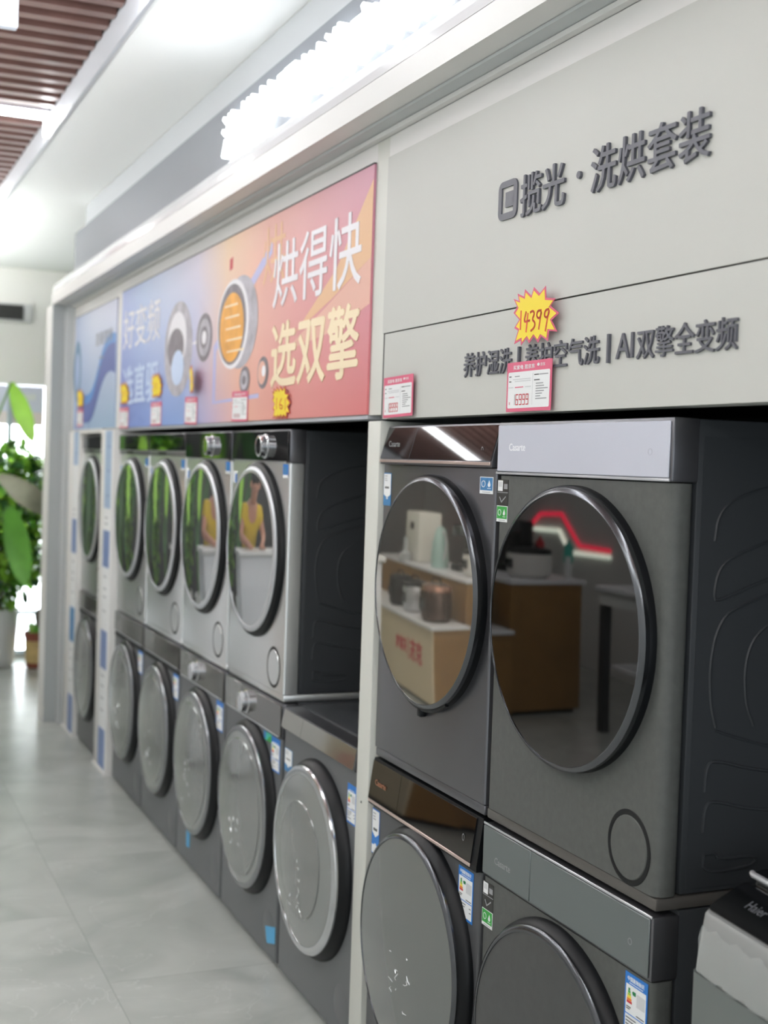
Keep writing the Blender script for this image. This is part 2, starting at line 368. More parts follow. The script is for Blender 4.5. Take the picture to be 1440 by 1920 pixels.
def label_column(y0, y1, squares, label, yb0, yb1):
    lc = thing('label_column', label, 'display column', (0, 0, 0))
    a = MB(); a.rbox(-0.022, 0.6, y0, y1, 0.012, 1.686, M_white, 0.006, 2); o = a.build('column_board', lc)
    a = MB(); a.box(-0.03, 0.6, y0, y1, 0.0, 0.0115, M_white); a.build('column_foot', lc)
    p = MB()
    p.box(-0.0235, -0.0225, yb0-0.02, yb1+0.02, 0.02, 1.68, M_paper)
    for (za, zb, m) in squares:
        p.box(-0.0245, -0.0236, yb0, yb1, za, zb, m)
        if m is M_lblue:
            for q in range(3): p.box(-0.0252, -0.0246, yb0+0.03, yb1-0.06, za+0.06+q*0.12, za+0.066+q*0.12, M_sblue)
    for zz in (1.25, 1.22, 0.96, 0.90, 0.86, 0.79, 0.47, 0.42, 0.36, 0.30):
        p.box(-0.0245, -0.0236, yb0+0.05, yb1-0.03, zz, zz+0.006, M_grey_t)
    p.build('printed_sheet', o)
label_column(6.345, 6.652, [(1.30, 1.68, M_lblue), (1.01, 1.19, M_sblue), (0.51, 0.697, M_sblue), (0.022, 0.214, M_sblue)], 'white column printed with blue squares between the row of dryers and the narrow far opening', 6.375, 6.525)
label_column(7.262, 7.60, [(1.50, 1.68, M_lblue), (1.013, 1.20, M_sblue), (0.52, 0.71, M_blue2), (0.016, 0.222, M_sblue)], 'white column printed with blue squares at the far end beside the grey end column', 7.285, 7.42)
a = MB(); a.box(-0.022, 0.05, 6.653, 7.261, 1.672, 1.694, M_white); a.build('opening_trim', ds)

# ------------------------------------------------------------------ posters
def poster_material(name, ramp, vtint, vstr):
    m = bpy.data.materials.new(name); m.use_nodes = True; nt = m.node_tree; b = nt.nodes['Principled BSDF']; L = nt.links.new
    tc = nt.nodes.new('ShaderNodeTexCoord'); sx = nt.nodes.new('ShaderNodeSeparateXYZ'); L(tc.outputs['Generated'], sx.inputs[0])
    def rp(stops):
        r = nt.nodes.new('ShaderNodeValToRGB'); el = r.color_ramp.elements
        while len(el) < len(stops): el.new(0.5)
        for e, (p, c) in zip(el, stops): e.position = p; e.color = (*lin(c), 1)
        return r
    n = nt.nodes.new('ShaderNodeTexNoise'); n.inputs['Scale'].default_value = 1.6; L(tc.outputs['Generated'], n.inputs['Vector'])
    ad = nt.nodes.new('ShaderNodeMath'); ad.operation = 'MULTIPLY_ADD'; L(n.outputs['Fac'], ad.inputs[0]); ad.inputs[1].default_value = 0.10
    iv = nt.nodes.new('ShaderNodeMath'); iv.operation = 'SUBTRACT'; iv.inputs[0].default_value = 0.95; L(sx.outputs[1], iv.inputs[1]); L(iv.outputs[0], ad.inputs[2])
    ra = rp(ramp[0]); rb = rp(ramp[1]); L(ad.outputs[0], ra.inputs[0]); L(ad.outputs[0], rb.inputs[0])
    mx = nt.nodes.new('ShaderNodeMixRGB'); L(sx.outputs[2], mx.inputs[0]); L(ra.outputs[0], mx.inputs[1]); L(rb.outputs[0], mx.inputs[2])
    L(mx.outputs[0], b.inputs['Base Color']); b.inputs['Roughness'].default_value = 0.42
    return m
P1 = poster_material('poster_blue_to_red', (
    [(0.0, (124, 140, 206)), (0.22, (134, 158, 218)), (0.40, (140, 168, 220)), (0.52, (196, 178, 206)), (0.64, (232, 178, 158)), (0.80, (222, 146, 138)), (1.0, (212, 118, 120))],
    [(0.0, (150, 164, 216)), (0.15, (176, 194, 224)), (0.30, (200, 206, 226)), (0.44, (214, 206, 220)), (0.56, (234, 200, 160)), (0.70, (222, 166, 150)), (0.86, (206, 146, 150)), (1.0, (200, 138, 160))]), None, 0)
pt = thing('poster', 'wide blue-to-red poster with drum pictures above the four stacked dryers', 'poster', (-0.001, 0, 0))
a = MB(); a.box(-0.006, 0.0, 3.168, 6.292, 1.692, 2.338, P1); a.build('print', pt)
a = MB(); a.box(-0.008, 0.0, 3.168, 6.292, 2.3385, 2.342, M_dark); a.build('frame_edge', pt)
X0 = -0.0062
def el(mb, yc, zc, ry, rz, m, x=X0, th=0.0004, inner=0.0, n=40):
    if inner <= 0:
        mb.prism([(yc+ry*math.cos(2*PI*i/n), zc+rz*math.sin(2*PI*i/n)) for i in range(n)], x-th, x, m)
    else:
        for i in range(n):
            q = []
            for aa, k in ((i, 1), (i+1, 1), (i+1, inner), (i, inner)):
                q.append((yc+ry*k*math.cos(2*PI*aa/n), zc+rz*k*math.sin(2*PI*aa/n)))
            mb.prism(q, x-th, x, m)
M_pw = mat('poster_white', (236, 234, 238), 0.5); M_pcream = mat('poster_cream', (244, 226, 190), 0.5); M_plb = mat('poster_pale_blue', (202, 218, 244), 0.5)
M_psilver = mat('poster_silver', (178, 174, 182), 0.5, mottle=(14, 0.3)); M_pdark = mat('poster_dark_silver', (126, 118, 124), 0.5, mottle=(18, 0.35))
M_pglow = mat('poster_glow_orange', (240, 168, 66), 0.5, mottle=(9, 0.25)); M_pghost = mat('poster_ghost_peach', (226, 176, 158), 0.5); M_pviolet = mat('poster_violet', (188, 186, 222), 0.5)
M_pgold = mat('poster_gold', (226, 182, 140), 0.5)
a = MB()   # drums, rotors and light ribbons of the picture
a.prism([(3.17, 2.30), (3.17, 2.10), (3.45, 2.02), (3.75, 1.95), (3.42, 2.10)], X0-0.0003, X0, M_pgold)
a.prism([(3.17, 2.10), (3.17, 1.98), (3.40, 1.93), (3.85, 1.90), (3.5, 2.0)], X0-0.0003, X0, M_pghost)
a.prism([(4.66, 1.76), (4.66, 1.97), (4.0, 2.26), (4.0, 2.22), (4.62, 1.95), (4.62, 1.77), (4.1, 1.78), (4.1, 1.765)], X0-0.0003, X0, M_pviolet)
el(a, 5.185, 1.995, 0.225, 0.19, M_psilver, x=X0-0.0004); el(a, 5.20, 2.03, 0.15, 0.115, M_pw, x=X0-0.0009); el(a, 5.22, 2.0, 0.13, 0.08, M_pdark, x=X0-0.0013); el(a, 5.18, 1.92, 0.10, 0.07, M_plb, x=X0-0.0017)
el(a, 4.79, 2.012, 0.11, 0.09, M_pdark, x=X0-0.0004); el(a, 4.79, 2.012, 0.085, 0.07, M_psilver, x=X0-0.0009, inner=0.6); el(a, 4.79, 2.012, 0.03, 0.025, M_pw, x=X0-0.0009)
a.prism([(4.98, 2.0), (4.90, 2.01), (4.90, 1.995)], X0-0.0008, X0-0.0004, M_pw)
el(a, 4.33, 2.03, 0.20, 0.158, M_psilver, x=X0-0.0004); el(a, 4.42, 2.03, 0.19, 0.155, M_pw, x=X0-0.0009); el(a, 4.43, 2.03, 0.17, 0.14, M_pdark, x=X0-0.0013); el(a, 4.43, 2.02, 0.145, 0.12, M_pglow, x=X0-0.0017)
for k in range(5): a.prism([(4.36-k*0.02, 2.10-k*0.04), (4.52-k*0.01, 2.10-k*0.04), (4.52-k*0.01, 2.095-k*0.04), (4.36-k*0.02, 2.092-k*0.04)], X0-0.0024, X0-0.0017, M_pcream)
el(a, 4.06, 1.845, 0.058, 0.052, M_pdark, x=X0-0.0004); el(a, 4.07, 1.845, 0.042, 0.038, M_pghost, x=X0-0.0009); el(a, 4.05, 1.85, 0.02, 0.018, M_pw, x=X0-0.0013)
el(a, 4.26, 1.83, 0.058, 0.046, M_pdark, x=X0-0.0004); el(a, 4.265, 1.83, 0.042, 0.032, M_psilver, x=X0-0.0009, inner=0.5)
a.prism([(4.475, 2.26), (4.44, 2.265), (4.44, 2.225), (4.475, 2.22)], X0-0.0009, X0, M_red)
a.build('drum_picture', pt)
a = MB()
a.text('烘得快', 3.985, 2.058, 0.215, M_pw, X0-0.0005, 0.0015, 0.006, sx=1.17); a.build('headline', pt)
a = MB(); a.text('选双擎', 3.985, 1.812, 0.212, M_pcream, X0-0.0005, 0.0015, 0.02, sx=1.19); a.build('headline', pt)
a = MB(); a.text('好变频', 6.245, 2.075, 0.195, M_pw, X0-0.0005, 0.0015, 0.006, sx=1.28); a.build('headline', pt)
a = MB(); a.text('选直驱', 6.24, 1.815, 0.19, M_plb, X0-0.0005, 0.0015, 0.016, sx=1.30); a.build('headline', pt)
a = MB(); a.text('烘', 4.10, 2.14, 0.20, M_pgold, X0-0.0003, 0.0005, 0.0, sx=1.2); a.build('ghost_character', pt)

P0 = poster_material('poster_pale_blue_grad', ([(0.0, (132, 160, 200)), (0.5, (160, 184, 212)), (1.0, (164, 188, 214))], [(0.0, (176, 190, 218)), (0.5, (200, 206, 224)), (1.0, (204, 206, 226))]), None, 0)
pt0 = thing('poster', 'pale blue poster with a dark blue wave at the far left end of the header', 'poster', (-0.001, 0, 0))
a = MB(); a.box(-0.006, 0.0, 6.412, 7.56, 1.697, 2.325, P0); a.build('print', pt0)
a = MB(); a.box(-0.008, 0.0, 6.412, 7.56, 2.3255, 2.329, M_dark); a.build('frame_edge', pt0)
a = MB(); M_w1 = mat('wave_blue', (92, 142, 204), 0.5); M_w2 = mat('wave_indigo', (96, 108, 168), 0.5); M_w3 = mat('wave_ring', (110, 142, 172), 0.5)
def wave(o):
    t, bt = [], []
    for i in range(25):
        u = i/24; yy = 7.42-u*1.0
        zz = 1.775+0.30/(1+math.exp(-11*(u-0.52)))+0.02*math.sin(9*u)
        t.append((yy, max(1.705, zz+0.075+o[0]))); bt.append((yy, max(1.70, zz-0.06-0.06*u+o[1])))
    return t, bt
for o, m, xx in (((0, 0), M_w1, 0.0), ((-0.05, 0.0), M_w2, 0.0005)):
    t, bt = wave(o)
    for i in range(24): a.prism([t[i], t[i+1], bt[i+1], bt[i]], X0-0.0004-xx, X0-xx, m)
el(a, 7.47, 2.02, 0.12, 0.17, M_w3, x=X0-0.0003, inner=0.62)
a.build('wave_picture', pt0)
a = MB(); a.text('直驱变频', 6.95, 2.13, 0.075, M_grey_t, X0-0.0003, 0.0005, 0.0, sx=1.5)
for k in range(2): a.box(X0-0.0008, X0-0.0003, 6.62, 6.84, 2.055-k*0.05, 2.063-k*0.05, M_grey_t)
a.build('caption', pt0)

# ------------------------------------------------------------------ raised lettering on the beige cladding
XP = -0.0065
s1 = thing('raised_sign', 'large raised dark grey characters with a square emblem on the upper beige panel', 'sign', (0, 0, 0))
a = MB()   # the square emblem
def rr(y0, y1, z0, z1, r, n=6):
    p = []
    for cy, cz, a0 in ((y1-r, z1-r, 0), (y0+r, z1-r, PI/2), (y0+r, z0+r, PI), (y1-r, z0+r, 1.5*PI)):
        for i in range(n+1): p.append((cy+r*math.cos(a0+i*PI/2/n), cz+r*math.sin(a0+i*PI/2/n)))
    return p
E0 = -0.026
o_, i_ = rr(2.414+E0, 2.494+E0, 2.080, 2.160, 0.017), rr(2.429+E0, 2.480+E0, 2.094, 2.147, 0.0015)
n_ = len(o_)
for k in range(n_):
    kk = (k+1) % n_
    a.prism([o_[k], o_[kk], i_[kk], i_[k]], XP-0.0035, XP, M_ink)
a.prism([(2.463+E0, 2.105), (2.463+E0, 2.136), (2.428+E0, 2.136), (2.428+E0, 2.105)], XP-0.0035, XP, M_ink)
a.build('emblem', s1)
for ch, yl, zb, sz in (('揽', 2.372, 2.081, 0.090), ('光', 2.284, 2.081, 0.090), ('·', 2.160, 2.082, 0.105)):
    a = MB(); a.text(ch, yl, zb, sz, M_ink, XP, 0.0055, 0.010); a.build('character', s1)
for k, ch in enumerate('洗烘套装'):
    a = MB(); a.text(ch, 2.106-k*0.0905, 2.082, 0.089, M_ink, XP, 0.0055, 0.010); a.build('character', s1)
s2 = thing('raised_sign', 'smaller line of raised dark grey characters on the lower beige panel', 'sign', (0, 0, 0))
yy = 2.606
for ch in '养护湿洗|养护空气洗|AI双擎全变频':
    if ch == '|':
        a = MB(); a.box(XP-0.006, XP, yy-0.034, yy-0.028, 1.760, 1.812, M_ink); a.build('divider', s2); yy -= 0.055; continue
    adv = 0.042 if ch == 'A' else (0.021 if ch == 'I' else 0.0553)
    a = MB(); a.text(ch, yy, 1.766, 0.0555 if adv > 0.05 else 0.064, M_ink, XP, 0.004, 0.009 if adv > 0.05 else 0.004); a.build('character', s2); yy -= adv

# illuminated sign standing on the ledge
si = thing('illuminated_sign', 'overexposed white lit-up channel characters standing on the ledge above the posters', 'sign', (0, 0, 0))
yy = 4.375
for ch in '洗烘护理川洗衣机馆':
    a = MB(); a.text(ch, yy, 2.590, 0.150, M_sign, -0.0505, 0.03, 0.012, sx=1.22); a.build('character', si); yy -= 0.197
# price cards and bursts are further down

# ================================================================== stickers
def energy_label(mb, y0, z0, w_, h, x, mini=False):
    """blue bordered efficiency label; y0 = left edge, z0 = top edge"""
    mb.box(x-0.0005, x, y0-w_, y0, z0-h, z0, M_blue)
    mb.box(x-0.0009, x-0.0005, y0-w_*0.94, y0-w_*0.06, z0-h*0.95, z0-h*0.18, M_paper)
    if not mini: mb.text('中国能效标识', y0-w_*0.1, z0-h*0.115, w_*0.125, M_paper, x-0.0005, 0.0004, 0.012)
    mb.box(x-0.0009, x-0.0005, y0-w_*0.8, y0-w_*0.2, z0-h*0.155, z0-h*0.145, M_paper)
    cols = [mat('bar_dark_green', (30, 120, 70), 0.5), M_green, mat('bar_lime', (170, 200, 60), 0.5), M_yellow, mat('bar_orange', (235, 140, 40), 0.5), M_red]
    for k in range(6):
        ww = w_*(0.06+0.025*k); c = y0-w_*0.2
        mb.box(x-0.0013, x-0.0009, c-ww/1.3, c+ww/2.2, z0-h*(0.265+0.04*k), z0-h*(0.23+0.04*k), cols[k])
    mb.prism([(y0-w_*0.34, z0-h*0.27), (y0-w_*0.38, z0-h*0.25), (y0-w_*0.50, z0-h*0.25), (y0-w_*0.50, z0-h*0.31), (y0-w_*0.38, z0-h*0.31)], x-0.0013, x-0.0009, cols[0])
    mb.box(x-0.0013, x-0.0009, y0-w_*0.90, y0-w_*0.55, z0-h*0.46, z0-h*0.26, mat('print_pale_grey', (205, 207, 208), 0.5))
    mb.box(x-0.0013, x-0.0009, y0-w_*0.94, y0-w_*0.06, z0-h*0.645, z0-h*0.63, M_blue)
    for zz, a_, b_ in ((0.52, 0.1, 0.3), (0.55, 0.1, 0.25), (0.59, 0.55, 0.9), (0.69, 0.1, 0.55), (0.74, 0.1, 0.5), (0.79, 0.1, 0.35), (0.86, 0.1, 0.5), (0.72, 0.78, 0.9), (0.80, 0.8, 0.9)):
        mb.box(x-0.0013, x-0.0009, y0-w_*b_, y0-w_*a_, z0-h*(zz+0.014), z0-h*zz, M_dark)
def service_label(mb, y0, z0, w_, h, x, tail=False):
    mb.box(x-0.0005, x, y0-w_, y0, z0-h, z0, M_blue2 if not tail else M_blue)
    zb = z0-h*(0.66 if not tail else 0.52); zt = z0-h*0.03
    mb.prism([(y0-w_*0.05, zt), (y0-w_*0.05, zb), (y0-w_*0.5, zb-h*0.1), (y0-w_*0.95, zb), (y0-w_*0.95, zt)], x-0.0009, x-0.0005, M_paper)
    for zz, a_, b_ in ((0.09, 0.15, 0.5), (0.16, 0.15, 0.45), (0.22, 0.15, 0.5)): mb.box(x-0.0013, x-0.0009, y0-w_*b_, y0-w_*a_, z0-h*(zz+0.02), z0-h*zz, M_grey_t)
    for k in range(9): mb.box(x-0.0013, x-0.0009, y0-w_*(0.22+k*0.06)-w_*0.03, y0-w_*(0.22+k*0.06), z0-h*0.48, z0-h*0.42, M_dark)
    mb.box(x-0.0009, x-0.0005, y0-w_*0.62, y0-w_*0.38, z0-h*0.80, z0-h*0.76, M_paper)
    if tail: mb.box(x-0.0009, x-0.0005, y0-w_*0.95, y0-w_*0.05, z0-h*0.98, z0-h*0.80, M_paper)
def eco_label(mb, y0, z0, w_, h, x, m):
    """square pictogram label: a ring and a droplet with a white foot"""
    mb.box(x-0.0005, x, y0-w_, y0, z0-h, z0, M_paper)
    mb.box(x-0.0009, x-0.0005, y0-w_*0.96, y0-w_*0.04, z0-h*0.80, z0-h*0.04, m)
    el(mb, y0-w_*0.29, z0-h*0.42, w_*0.15, h*0.20, M_paper, x-0.0009, 0.0004, 0.8, 20)
    cy, cz = y0-w_*0.72, z0-h*0.42
    mb.prism([(cy, cz+h*0.22)]+[(cy+w_*0.10*math.cos(t), cz-h*0.05+h*0.12*math.sin(t)) for t in [0.6*PI-PI*1.4*(k/10)-0.3*PI+0.0 for k in range(11)]], x-0.0013, x-0.0009, M_paper)
    mb.box(x-0.0013, x-0.0009, cy-w_*0.13, cy+w_*0.13, cz-h*0.27, cz-h*0.24, M_paper)
    mb.box(x-0.0009, x-0.0005, y0-w_*0.52, y0-w_*0.5, z0-h*0.62, z0-h*0.2, M_paper)
    mb.box(x-0.0009, x-0.0005, y0-w_*0.8, y0-w_*0.2, z0-h*0.92, z0-h*0.89, M_grey_t)
def triple_label(mb, y0, z0, w_, h, x):
    mb.box(x-0.0005, x, y0-w_, y0, z0-h*0.62, z0, M_dark)
    mb.box(x-0.0009, x-0.0005, y0-w_*0.50, y0-w_*0.06, z0-h*0.27, z0-h*0.02, M_paper)
    mb.box(x-0.0013, x-0.0009, y0-w_*0.42, y0-w_*0.14, z0-h*0.17, z0-h*0.05, mat('print_pale_grey', (205, 207, 208), 0.5))
    mb.box(x-0.0009, x-0.0005, y0-w_*0.94, y0-w_*0.62, z0-h*0.22, z0-h*0.10, M_grey_t)
    mb.box(x-0.0009, x-0.0005, y0-w_, y0, z0-h*0.31, z0-h*0.295, M_grey_t)
    mb.stroke([(y0-w_*0.25, z0-h*0.42), (y0-w_*0.42, z0-h*0.53), (y0-w_*0.8, z0-h*0.40)], 0.0025, M_grey_t, x-0.0005, 0.0004)
    eco_label(mb, y0, z0-h*0.62, w_, h*0.38, x, M_green)

# ================================================================== laundry appliances (local: x into the wall, front face x = 0)
RIBS = [[(.40,.712),(.22,.70),(.13,.675),(.097,.645),(.092,.60)], [(.50,.665),(.30,.63),(.14,.58),(.103,.555),(.094,.51),(.10,.495),(.20,.535),(.40,.585),(.5,.60)],
        [(.50,.57),(.30,.53),(.14,.49),(.105,.455),(.092,.39),(.097,.32),(.11,.28)], [(.24,.47),(.185,.44),(.165,.39),(.17,.32),(.19,.28)],
        [(.092,.17),(.094,.215),(.11,.225),(.20,.20),(.5,.165)], [(.092,.10),(.094,.145),(.11,.155),(.2,.13),(.5,.105)],
        [(.11,.275),(.15,.262),(.25,.235),(.5,.215)], [(.096,.062),(.096,.028),(.205,.033),(.208,.052),(.125,.05),(.122,.062),(.096,.062)]]
def side_panel(root, W, z0, z1, m):
    a = MB(); y = -W/2
    a.box(0.062, 0.585, y-0.0012, y+0.01, z0+0.004, z1-0.03, m)
    for r in RIBS:
        pts = [(x, y-0.0012, z0+z) for x, z in r if z0+z < z1-0.04]
        # round the polyline corners
        for _ in range(2):
            q = [pts[0]]
            for i in range(len(pts)-1):
                p0, p1 = Vector(pts[i]), Vector(pts[i+1]); q += [tuple(p0.lerp(p1, .25)), tuple(p0.lerp(p1, .75))]
            pts = q+[pts[-1]]
        a.tube(pts, 0.003, m, 6)
    a.build('side_panel', root)
def filter_cover(root, y, z, r, m, dark):
    a = MB(); a.lathe((0, y, z), [(r+0.006, 0.0002), (r+0.005, 0.0012), (r, 0.0014), (r-0.004, 0.0006)], dark, 48)
    a.lathe((0, y, z), [(r-0.004, 0.0004), (r-0.0055, 0.002), (0.0, 0.0021)], m, 48); a.build('filter_cover', root)
def door(root, zc, r, rim, glass, depth=0.03, base=0.012, rimw=0.016, dome=0.004, inner=None, latch=False, glint=0, sy=1.0, dy=0.0, bdy=0.0):
    a = MB()
    a.lathe((0, bdy, zc), [(r+base, -0.004), (r+base, 0.006), (r+base*0.8, 0.014), (r+base*0.25, depth*0.70), (r-0.004, depth*0.86), (r-0.012, depth*0.86), (r-0.03, depth*0.8)], M_black, 96, sy=sy)
    d = a.build('door', root)
    a = MB()
    a.lathe((0, dy, zc), [(r-0.012, depth*0.5), (r-0.001, depth*0.6), (r, depth*0.92), (r-0.003, depth+0.001), (r-rimw, depth+0.004), (r-rimw-0.0015, depth+0.0035), (r-rimw-0.002, depth)], rim, 96, sy=sy)
    a.build('rim', d)
    g = r-rimw-0.001
    def crease_glints(mb):      # white tubes standing in for glints on folds of the protective film
        rd = random.Random(int(r*1e4)+glint)
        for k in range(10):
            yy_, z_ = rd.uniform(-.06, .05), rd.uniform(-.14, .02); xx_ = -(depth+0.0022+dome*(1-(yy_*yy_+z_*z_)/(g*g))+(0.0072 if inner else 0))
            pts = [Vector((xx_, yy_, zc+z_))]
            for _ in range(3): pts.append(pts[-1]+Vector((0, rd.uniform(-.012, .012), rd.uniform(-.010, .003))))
            mb.tube(pts, [0.0006, 0.0015, 0.0011, 0.0005], M_crease_glint, 5)
    a = MB(); R = (g*g+dome*dome)/(2*dome); prof = []
    for k in range(13):
        q = g*(1-k/12); prof.append((max(q, 0.0), depth+0.002+(math.sqrt(R*R-q*q)-(R-dome))))
    a.lathe((0, dy, zc), prof, glass, 96, sy=sy)
    if glint and not inner: crease_glints(a)
    a.build('glass', d)
    if inner:
        ri, di, m = inner
        a = MB(); a.lathe((0, dy, zc), [(ri, depth+0.002+dome*(1-(ri/g)**2)+0.0004), (ri*0.985, depth+0.0055+dome*(1-(ri/g)**2)), (ri*0.9, depth+0.006+dome*(1-(ri/g)**2)), (ri*0.55, depth+0.007+dome), (0, depth+0.0075+dome)], m, 80, sy=sy)
        if glint: crease_glints(a)
        a.build('inner_glass', d)
    if latch:
        a = MB(); a.rbox(-0.018, -0.001, -0.004, 0.016, zc-r-0.026, zc-r-0.004, M_black, 0.003, 2); a.prism([(0.016, zc-r-0.016), (0.022, zc-r-0.012), (0.016, zc-r-0.006)], -0.014, -0.004, M_black); a.build('latch_tab', d)
        a = MB(); a.tube([(-0.012, (r+0.006)*math.sin(t), zc-(r+0.006)*math.cos(t)) for t in [-0.5+k*0.06 for k in range(20)]], 0.006, M_black, 8); a.build('lip', d)
    return d
def knob(root, y, z, r, m1, m2, depth=0.026):
    a = MB(); a.lathe((-0.006, y, z), [(r*1.15, 0), (r*1.15, 0.003), (r, 0.006), (r, depth*0.45), (r*0.93, depth*0.5), (r*0.93, depth*0.55), (r, depth*0.6), (r, depth*0.92), (r*0.9, depth), (r*0.78, depth*0.97)], m1, 40)
    k = a.build('knob', root)
    a = MB(); a.lathe((-0.006, y, z), [(r*0.79, depth*0.93), (r*0.74, depth*0.99), (0, depth*0.99)], m2, 40); a.build('knob_face', k)

GRP_D = 'stacked tumble dryers on the washing machines'; GRP_W = 'front loading washing machines along the wall'
def dryer(kind, yc, W, label, filt=None):
    """upper machine, origin on top of its washer"""
    z0 = 0.8235; H = 0.8365
    t = thing('tumble_dryer', label, 'dryer', (0, yc, z0), 0, GRP_D)
    fm = {'B': M_dryer_silver, 'B2': M_dryer_silver, 'C1': M_c1, 'C2': M_c2}[kind]
    sm = M_side
    er = 0.020 if kind == 'C2' else 0.006
    h = W/2
    ptop = {'B': 0.735, 'B2': 0.745, 'C1': 0.7415, 'C2': 0.728}[kind]
    a = MB(); a.rbox(0.0, 0.05, -h, h, 0.0245, ptop-0.002, fm, er, 4, 2); a.build('front_panel', t)
    a = MB(); a.rbox(0.0505, 0.60, -h+0.002, h-0.002, 0.0245, H, sm, 0.004, 2); a.build('cabinet', t)
    side_panel(t, W-0.004, 0.03, H, sm)
    a = MB(); a.rbox(0.003, 0.60, -h+0.001, h-0.001, 0.0005, 0.0225, M_taupe if kind == 'C2' else (M_dryer_silver if kind[0] == 'B' else M_c1), 0.004, 2); a.build('plinth', t)
    if kind == 'C2':
        a = MB(); a.rbox(-0.001, 0.052, -h, h, ptop, H, M_c1, 0.003, 2); o = a.build('panel_frame', t)
        a = MB(); a.rbox(-0.0042, -0.0012, -h+0.007, h-0.003, ptop+0.007, H-0.006, M_panel_refl, 0.0012, 1); cp = a.build('control_panel', t)
        a = MB(); a.text('Casarte', h-0.053, 1.6015-z0, 0.0205, M_logo, -0.0043, 0.0005, 0.018, sx=1.05); a.build('logo', cp)
        a = MB(); el(a, -h+0.062, ptop+0.05, 0.006, 0.006, mat('mark_faint', (188, 191, 202), 0.4), -0.0043, 0.0003, 0.8, 20); a.build('power_mark', cp)
        a = MB(); a.rbox(-0.0055, -0.001, -h+0.004, h, ptop+0.0005, ptop+0.0055, M_rim, 0.001, 1); a.build('trim_strip', t)
        door(t, 1.268-z0, 0.265, M_rim_dark, M_glass, 0.030, 0.005, 0.009, 0.0012, sy=1.055, dy=-0.012)
        filter_cover(t, -0.226, 0.089, 0.060, M_c2, M_black)
        a = MB(); triple_label(a, h-0.002, 1.541-z0, 0.047, 0.088, -0.0004); a.build('sticker', t)
    elif kind == 'C1':
        # leaning black glass panel over a rose metal strip
        a = MB(); a.prismy([(0.012, H), (-0.010, ptop+0.012), (-0.010, ptop), (0.052, ptop), (0.052, H)], -h, h, M_c1); a.build('panel_frame', t)
        ang = math.atan2(0.022, H-ptop-0.012)
        a = MB(); a.prismy([(0.0095, H-0.004), (-0.0122, ptop+0.014), (-0.0102, ptop+0.0135), (0.0117, H-0.0045)], -h+0.004, h-0.002, M_panel_black); cp = a.build('control_panel', t)
        a = MB(); a.prismy([(0.0086, H-0.006), (-0.0125, ptop+0.016), (-0.0121, ptop+0.016), (0.0092, H-0.006)], 0.122, 0.1232, M_side); a.build('panel_seam', cp)
        xf = Matrix.Translation((-0.0018, 0, 0))
        a = MB(); a.text('Casarte', h-0.035, 0.785, 0.0205, M_logo_grey, -0.0034, 0.0005, 0.0, sx=1.05); a.build('logo', cp)
        a = MB(); el(a, -h+0.055, 0.778, 0.005, 0.008, M_logo_grey, -0.0055, 0.0003, 0.8, 20); a.build('power_mark', cp)
        a = MB(); a.rbox(-0.0135, -0.0105, -h+0.004, h, ptop+0.0045, ptop+0.0115, M_goldline, 0.001, 1); a.build('trim_strip', t)
        door(t, 1.272-z0, 0.267, M_rim_dark, M_glass_c1, 0.03, 0.006, 0.009, 0.003, latch=True, sy=1.045, dy=-0.014)
        a = MB(); service_label(a, h-0.004, 1.543-z0, 0.047, 0.082, -0.0004); a.build('sticker', t)
        a = MB(); eco_label(a, 2.523-yc, 1.545-z0, 0.061, 0.036, -0.0004, M_blue2); a.build('sticker', t)
    else:
        a = MB(); a.rbox(0.0, 0.052, -h, h, ptop, H, M_c1 if kind == 'B' else M_wash_grey, 0.003, 2); a.build('panel_frame', t)
        zb = ptop+0.004 if kind == 'B' else ptop+0.02
        a = MB(); a.rbox(-0.006, -0.0005, -h+0.004, h-0.004, zb, H-0.004, M_panel_black, 0.0015, 1); cp = a.build('control_panel', t)
        if kind == 'B':
            knob(t, -0.005-0.07, zb+0.045, 0.034, M_chrome, M_panel_black)
            a = MB(); a.rbox(-0.004, 0.0, -h+0.03, h-0.02, ptop-0.0015, ptop+0.0025, M_rim, 0.001, 1); a.build('trim_strip', t)
        else:
            a = MB(); a.rbox(-0.003, -0.0005, 0.02, 0.14, ptop+0.002, ptop+0.016, M_black, 0.002, 1); a.build('grip_recess', t)
            a = MB(); a.rbox(-0.003, 0.0, -h+0.003, h-0.003, ptop+0.0165, ptop+0.0195, M_rim, 0.001, 1); a.build('trim_strip', t)
        door(t, 1.274-z0, 0.268, M_rim, M_glass_b, 0.026, 0.017, 0.018, 0.008)
        filter_cover(t, -0.205, 0.095, 0.059, M_dryer_silver, M_black)
        a = MB(); a.box(-0.0009, -0.0004, h-0.05, h-0.008, 0.66, 0.70, M_paper); a.box(-0.0012, -0.0009, h-0.05, h-0.03, 0.66, 0.69, M_blue); a.build('sticker', t)
        a = MB(); a.box(-0.0009, -0.0004, -h+0.012, -h+0.06, 0.688, 0.73, M_blue); a.box(-0.0012, -0.0009, -h+0.012, -h+0.06, 0.688, 0.697, M_paper); a.box(-0.0012, -0.0009, -h+0.025, -h+0.05, 0.70, 0.722, M_blue2); a.build('sticker', t)
    return t

